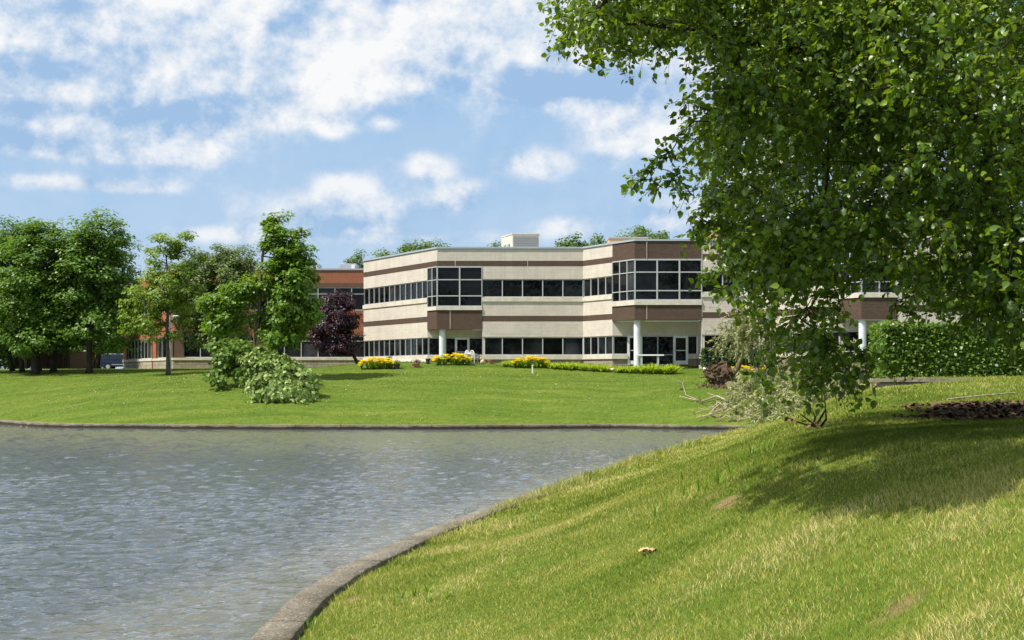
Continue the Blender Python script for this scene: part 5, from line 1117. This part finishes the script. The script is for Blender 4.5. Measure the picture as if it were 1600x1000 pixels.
# ---------------------------------------------------------------- left background: lamp, fence, pillar, car
def left_things():
    D = 103.0; x = (266 - 800) / F * D; g = gz(x, D); root = thing('lamp_post', (x, D, g), 'tall grey lamp post with white lamp heads behind the locust tree', 'lamp post'); s = D / F
    ztop = P(0, 470, D)[2]
    MB().tube([(x, D, g), (x, D, ztop + .3)], [.09, .06], 10).build('pole', MT['lamp_grey'], root)
    for px, py, w, h in ((265, 457, .34, .60), (275, 494, .5, .14)):
        c = P(px, py, D); hd = MB(); 
        hd.lathe((c[0], D, c[2] - h / 2), [(w * .25, 0), (w * .5, h * .25), (w * .5, h * .7), (w * .2, h)], 12); lp = hd.build('lamp_head', MT['lamp_white'], root, smooth=True)
        MB().tube([(x, D, c[2] - h / 2), (c[0], D, c[2] - h / 2)], .035, 6).build('arm', MT['lamp_grey'], root)
    # board fence enclosure
    D = 112.0; a, b_ = P(22, 0, D)[0], P(107, 0, D)[0]; g = 3.5; zt = P(0, 548, D)[2]; root = thing('board_fence', ((a + b_) / 2, D, g), 'dark weathered board fence enclosure behind the grove', 'fence'); rng = np.random.default_rng(140)
    mb = MB(); xx = a
    while xx < b_: w = rng.uniform(.13, .17); mb.box((xx + w / 2, D + rng.normal() * .01, (g + zt) / 2 + rng.normal() * .02), (w - .015, .03, zt - g)); xx += w
    yy = D
    while yy < D + 6: mb.box((b_, yy, (g + zt) / 2 + rng.normal() * .02), (.03, .14, zt - g)); yy += .155
    mb.build('boards', MT['fence_wood'], root)
    for px in (40.5, 73, 99): x = P(px, 0, D)[0]; MB().box((x, D - .09, (g + zt) / 2 + .06), (.2 if px < 45 else .12, .12, zt - g + .12)).build('post', MT['fence_pale' if px < 45 else 'fence_wood'], root)
    for z in (g + .35, zt - .35): MB().box(((a + b_) / 2, D + .07, z), (b_ - a, .06, .1)).build('rail', MT['fence_wood'], root)
    # brick gate pillar
    D = 128.0; a, b_ = P(132.5, 0, D)[0], P(146, 0, D)[0]; zt = P(0, 549, D)[2]; w = b_ - a; x = (a + b_) / 2; root = thing('brick_pillar', (x, D, 3.5), 'orange brick gate pillar with a pale cap and base between grove and car', 'pillar')
    MB().box((x, D, (4.35 + zt) / 2), (w, w, zt - 4.35)).build('shaft', MT['orange'], root); MB().box((x, D, 3.9), (w * 1.06, w * 1.06, .9)).build('base', MT['ashlar'], root); MB().box((x, D, zt + .07), (w * 1.15, w * 1.15, .14), taper=.8).build('cap', MT['sill'], root)
    # dark blue estate car, nose to the right
    D = 155.0; x0 = P(156.5, 0, D)[0]; g = 3.57; root = thing('parked_car', (x0 + 2.4, D, g), 'dark blue off road estate car parked by the brick building corner', 'car')
    prof = [(0, .42), (.0, .80), (.06, .98), (.16, 1.10), (.38, 1.62), (.55, 1.72), (2.7, 1.74), (2.95, 1.66), (3.55, 1.14), (4.55, 1.04), (4.75, .90), (4.8, .45), (4.3, .36), (4.25, .36), (4.12, .68), (3.88, .80), (3.62, .68), (3.5, .36), (1.5, .36), (1.38, .68), (1.12, .80), (.88, .68), (.75, .36), (.2, .36)]
    hw = .92; vs, fs = [], []; k = len(prof)
    for yy, ins in ((-hw, 0), (hw, 0)): vs += [(px - 2.4, yy * (1 - .10 * max(0, (pz - 1.1) / .65)), pz) for px, pz in prof]
    for i in range(k): j = (i + 1) % k; fs.append((i, j, k + j, k + i))
    fs += [tuple(range(k - 1, -1, -1)), tuple(range(k, 2 * k))]
    mb = MB(); mb.add(vs, fs); mb.build('body', MT['navy'], root, local=True, bevel=.03)
    for q in (((.50, 1.16), (.62, 1.56), (1.28, 1.58), (1.28, 1.16)), ((1.36, 1.16), (1.36, 1.58), (2.1, 1.58), (2.1, 1.16)), ((2.18, 1.16), (2.18, 1.58), (2.72, 1.55), (3.2, 1.16))):
        f = lambda p, y: (p[0] - 2.4, y * (1 - .10 * max(0, (p[1] - 1.1) / .65)), p[1]); w_ = MB(); w_.add([f(p, -hw - .012) for p in q] + [f(p, -hw + .03) for p in q], [(3, 2, 1, 0), (4, 5, 6, 7)] + [(i, (i + 1) % 4, 4 + (i + 1) % 4, 4 + i) for i in range(4)]); w_.build('window', MT['carglass'], root, local=True)
    for cx in (1.12, 3.87):
        for sy in (-1, 1):
            wv = lambda r, a_, b2, m, nm, par: None
            ty = MB(); ty.tube([(cx - 2.4, sy * .68, .36), (cx - 2.4, sy * .90, .36)], .36, 20); to = ty.build('wheel', MT['black'], root, local=True)
            MB().tube([(cx - 2.4, sy * .88, .36), (cx - 2.4, sy * .915, .36)], [.24, .22], 14).build('rim', MT['silver'], to, local=True)
    for sy in (-1, 1): MB().box((-2.38 + .08, sy * .82, 1.06), (.12, .16, .34)).build('tail_light', MT['lamp_white'], root, local=True)
    MB().box((-2.40, 0, .52), (.16, 1.8, .2)).build('bumper', MT['navy'], root, local=True, bevel=.03)
    MB().box((0, -.93, .60), (1.7, .03, .07)).build('side_trim', MT['silver'], root, local=True)
    for sy in (-1, 1): MB().tube([(-1.7, sy * .66, 1.78), (.2, sy * .66, 1.79)], .025, 6).build('roof_rail', MT['silver'], root, local=True)
left_things()

# ---------------------------------------------------------------- lawn: grass, weeds, mulch, litter
def blades(rng, X, Y, Z, length, width, lean):
    n = len(X); t = rng.uniform(0, 6.283, n); l = rng.uniform(.1, 1, n) * lean; d = np.stack((np.cos(t) * l, np.sin(t) * l, np.ones(n)), 1)
    a = rng.uniform(0, 6.283, n); s = np.stack((np.cos(a), np.sin(a) * .35, np.zeros(n)), 1) * (width / 2)[:, None] if hasattr(width, '__len__') else None
    b = np.stack((X, Y, Z - .008), 1); m = b + d * (length * .55)[:, None]; e = b + d * length[:, None] + np.stack((np.cos(t), np.sin(t), -np.ones(n) * .35), 1) * (length * l * .5)[:, None]
    V = np.stack((b - s, b + s, m + s * .8, m - s * .8, e), 1).reshape(-1, 3); i = (np.arange(n) * 5)[:, None]
    return V, [i + np.array([0, 1, 2, 3]), i + np.array([3, 2, 4])]
def patch(X, Y, f, seed):
    r = np.random.default_rng(seed); v = np.zeros(len(X))
    for k in range(9):
        a = r.uniform(0, 6.283); q = f * r.uniform(.5, 2.2); v += np.sin(q * (np.cos(a) * X + np.sin(a) * Y) + r.uniform(0, 6.283)) * r.uniform(.5, 1)
    return v / 3.0
def grass_mat(name, stops, trans):
    m, N, L, b = mat_base(name); b.inputs['Roughness'].default_value = .55; b.inputs['Specular IOR Level'].default_value = .3
    at = N.new('ShaderNodeAttribute'); at.attribute_name = 'tone'; r = ramp_node(N, stops); L.new(at.outputs['Fac'], r.inputs[0]); L.new(r.outputs[0], b.inputs['Base Color'])
    t = N.new('ShaderNodeBsdfTranslucent'); L.new(r.outputs[0], t.inputs['Color']); mx = N.new('ShaderNodeMixShader'); mx.inputs[0].default_value = .35
    L.new(b.outputs[0], mx.inputs[1]); L.new(t.outputs[0], mx.inputs[2]); L.new(mx.outputs[0], N['Material Output'].inputs[0]); return m
def set_tone(o, tone, per):
    a = o.data.attributes.new('tone', 'FLOAT', 'POINT'); a.data.foreach_set('value', np.repeat(tone, per).astype(np.float32))
def lawn():
    rng = np.random.default_rng(200)
    gm = grass_mat('grass_blade', [(0, (.085, .150, .012)), (.26, (.205, .262, .024)), (.46, (.345, .365, .055)), (.66, (.52, .465, .13)), (1.0, (.74, .62, .31))], None)
    def sow(n, y0, y1, pw, xpad, lmul, wbase, wgrow, name, far=False):
        Y = y0 + (y1 - y0) * rng.random(n) ** pw; lo = -3.0 if not far else -46.0
        if far: X = rng.uniform(-.40, .40, n) * Y
        else: X = -2.7 + (.39 * Y + 3.2) * rng.random(n)
        d = shore_d(X, Y); keep = (d > .45 + .06 * rng.random(n) - (0 if far else .34 * sstep(20, 31, Y))) & (mulch_r(X, Y) > .95)
        for sx, sy, rx, ry in SOIL: keep &= (np.hypot((X - sx) / rx, (Y - sy) / ry) > 1) | (rng.random(n) < .22)
        keep &= ~((Y > 36.2) & (Y < 36.65) & (X > 9.3))
        if far: keep &= (Y < 116) & ~((Y > 90) & (X > 12)) & ((X < -5) | (Y < 97))
        X, Y = X[keep], Y[keep]; Z = ground_z(X, Y); m = len(X); dk = shore_d(X, Y); Z = np.where(dk < .46, np.maximum(Z, .20), Z)
        p1, p2 = patch(X, Y, .8, 1), patch(X, Y, 3.2, 2)
        tall = np.clip(1 + .22 * p2 + .15 * p1, .6, 1.6); edge = 1 + (.7 + 2.2 * sstep(26, 34, Y)) * np.exp(-np.maximum(shore_d(X, Y) - .45, 0) / .25) if not far else 1.0
        length = lmul * rng.uniform(.55, 1.25, m) * tall * edge; width = wbase + wgrow * Y; V, Fs = blades(rng, X, Y, Z, length, width * rng.uniform(.7, 1.3, m), .75)
        dry = sstep(-.4, 1.7, .7 * patch(X, Y, .9, 3) + .6 * p2 + .95 * (1 - sstep(7.5, 15, Y)) * sstep(-4.5, .5, X) - .15) if not far else sstep(.5, 1.5, patch(X, Y, .5, 4)) * .3
        lush = 0 if far else .17 * sstep(1.4, 3, X) * sstep(10.5, 12.6, Y) * (1 - sstep(28, 36, Y))  # greener turf, its colour also darkened to deepen the tree's cast shadow
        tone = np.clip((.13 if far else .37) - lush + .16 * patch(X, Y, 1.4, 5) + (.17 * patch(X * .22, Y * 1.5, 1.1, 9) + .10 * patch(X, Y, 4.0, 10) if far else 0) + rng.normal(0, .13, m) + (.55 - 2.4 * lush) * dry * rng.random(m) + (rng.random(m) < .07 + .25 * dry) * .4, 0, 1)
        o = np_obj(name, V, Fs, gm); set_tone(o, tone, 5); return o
    o1 = sow(330000, 6.3, 22, 1.15, 0, .046, .0028, .00022, 'grass'); tag(o1, 'short lawn grass with dry straw patches on the foreground slope', 'grass', kind='stuff')
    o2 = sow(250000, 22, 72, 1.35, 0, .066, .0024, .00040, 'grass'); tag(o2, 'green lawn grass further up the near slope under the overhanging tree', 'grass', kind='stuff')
    o3 = sow(260000, 74, 112, 1.0, 0, .060, .018, 0.0, 'grass', True); tag(o3, 'mown lawn grass on the bank across the water', 'grass', kind='stuff')
    # mulch chips under the tree
    n = 14000; X = rng.uniform(5, 13.5, n); Y = rng.uniform(17, 26, n); k = mulch_r(X, Y) < 1.05; X, Y = X[k], Y[k]; Z = ground_z(X, Y) + .01; m = len(X)
    V, Fs = leaf_cloud(np.stack((X, Y, Z), 1), rng.normal(size=(m, 3)) * .35 + np.array((0, 0, 1)), rng.normal(size=(m, 3)), rng.uniform(.05, .13, m), TPL_DIA); o = np_obj('mulch', V, Fs, MT['chip']); tag(o, 'dark bark mulch round the foot of the big tree', 'mulch', kind='stuff')
lawn()

def clover():
    rng = np.random.default_rng(205); n = 420; X = rng.uniform(-30, 12, n); Y = rng.uniform(76, 94, n); k = shore_d(X, Y) > 1; X, Y = X[k], Y[k]; Z = ground_z(X, Y) + .06
    V, Fs = leaf_cloud(np.stack((X, Y, Z), 1), rng.normal(size=(len(X), 3)) * .4 + np.array((0, -.6, 1)), rng.normal(size=(len(X), 3)), rng.uniform(.03, .075, len(X)), TPL_DIA); o = np_obj('clover', V, Fs, MT['pale_rock']); tag(o, 'tiny white clover heads scattered over the far bank', 'clover', kind='stuff')
clover()

def litter():
    rng = np.random.default_rng(210)
    for px, py, h, n, lab in ((640, 940, .16, 60, 'bright broad bladed weed tuft on the lawn near the lower kerb'), (610, 868, .13, 40, 'leafy weed tuft spilling over the kerb edge'), (667, 829, .16, 16, 'upright dark leafed weed standing at the kerb'), (648, 848, .13, 14, 'small dark weed sprouting beside the kerb, below a taller one'),
                              (737, 803, .15, 14, 'lone weed at the far end of the visible kerb'), (1125, 757, .17, 90, 'bright spreading weed tuft above the bare soil patch'), (470, 985, .11, 30, 'low weed tuft in the kerb corner at the bottom of the lawn'), (820, 815, .14, 70, 'lush green weed patch on the slope above the kerb'), (780, 812, .12, 45, 'thin lush weed tuft left of a larger green patch'), (1150, 722, .16, 70, 'dark tall grass tuft in the edge of the tree shade')):
        p = on(px, py, 7, 60); t = thing('weed_tuft', p, lab, 'weed', 'weeds in the near lawn'); k = max(3, n // 8); sp = .10 if n < 50 else .32; C = p + np.stack((rng.normal(0, sp, k), rng.normal(0, sp * .8, k), np.zeros(k)), 1); C[:, 2] = ground_z(C[:, 0], C[:, 1])
        V, Fs = straps(rng, C, max(5, n // k), h * 1.25, .013 if n >= 30 else .03, .75); np_obj('leaves', V, Fs, MT['weed'], t)
    # dry curled leaves
    p = on(1013, 866, 7, 60); t = thing('dead_leaf', p, 'crumpled dry tan leaf lying on the open lawn', 'leaf')
    for i in range(3):
        V = []; nn = 6
        for a in range(nn):
            for b_ in range(4): f = a / (nn - 1) - .5; w = .055 * (1 - (2 * f) ** 2) ** .5 + .004; s = b_ / 3 - .5; V.append((f * .11 + .06 * (i - 1), s * 2 * w + .02 * (i % 2), .030 + .022 * abs(s) + .012 * math.sin(f * 7 + i) + .006 * rng.normal()))
        Fq = [(a * 4 + b_, a * 4 + b_ + 1, a * 4 + b_ + 5, a * 4 + b_ + 4) for a in range(nn - 1) for b_ in range(3)]
        np_obj('leaf_blade', np.array(V), [np.array(Fq)], MT['dry_leaf'], t, local=True)
    # fallen twig under the tree
    p = on(1281, 668, 7, 60); D = p[1]; t = thing('fallen_twig', p, 'dark bare forked twig with withered leaves on the shaded lawn', 'twig'); q = lambda px, py: P(px, py, D)
    mb = MB()
    for ch in ([(1281, 669), (1291, 655), (1290, 640), (1288, 615)], [(1276, 664), (1287, 645), (1290, 638)], [(1281, 669), (1268, 660), (1250, 646)], [(1272, 660), (1274, 652), (1270, 643)], [(1277, 666), (1262, 664), (1235, 656)], [(1240, 657), (1228, 652), (1225, 655)]):
        mb.tube([q(*c) for c in ch], list(np.linspace(.022, .008, len(ch))), 5)
    mb.build('branch', MT['plum_bark'], t)
    C = np.array([q(1290, 668), q(1268, 668), q(1237, 655), q(1276, 670)]); C[:, 2] += .02
    V, Fs = clump_leaves(rng, C, .13, 9, .07, TPL_OVATE); np_obj('leaves', V, Fs, MT['withered'], t)
    # thin fallen stick on the mulch
    a, b_ = on(1480, 628, 8, 60), on(1590, 617, 8, 60); t = thing('fallen_stick', a, 'long thin pale stick lying across the dark mulch', 'stick'); mid = (a + b_) / 2; mid[2] = max(mid[2], gz(mid[0], mid[1])); up = np.array((0, 0, .05))
    MB().tube([a + up, mid + up, b_ + up], [.02, .017, .01], 6).build('stick', MT['dead_wood'], t)
litter()

# woods behind the camera: what the office windows mirror
def woods():
    rng = np.random.default_rng(300); C = np.stack((rng.uniform(-90, 110, 620), rng.uniform(-75, -45, 620), rng.uniform(3, 21, 620)), 1); C[:, 2] *= 1.0 + .3 * np.sin(C[:, 0] * .23)
    V, Fs = clump_leaves(rng, C, 3.0, 60, .9, TPL_DIA); o = np_obj('woods', V, Fs, MT['far_dark']); tag(o, 'woods across the lawn that the office glass mirrors', 'woods', kind='stuff')
woods()
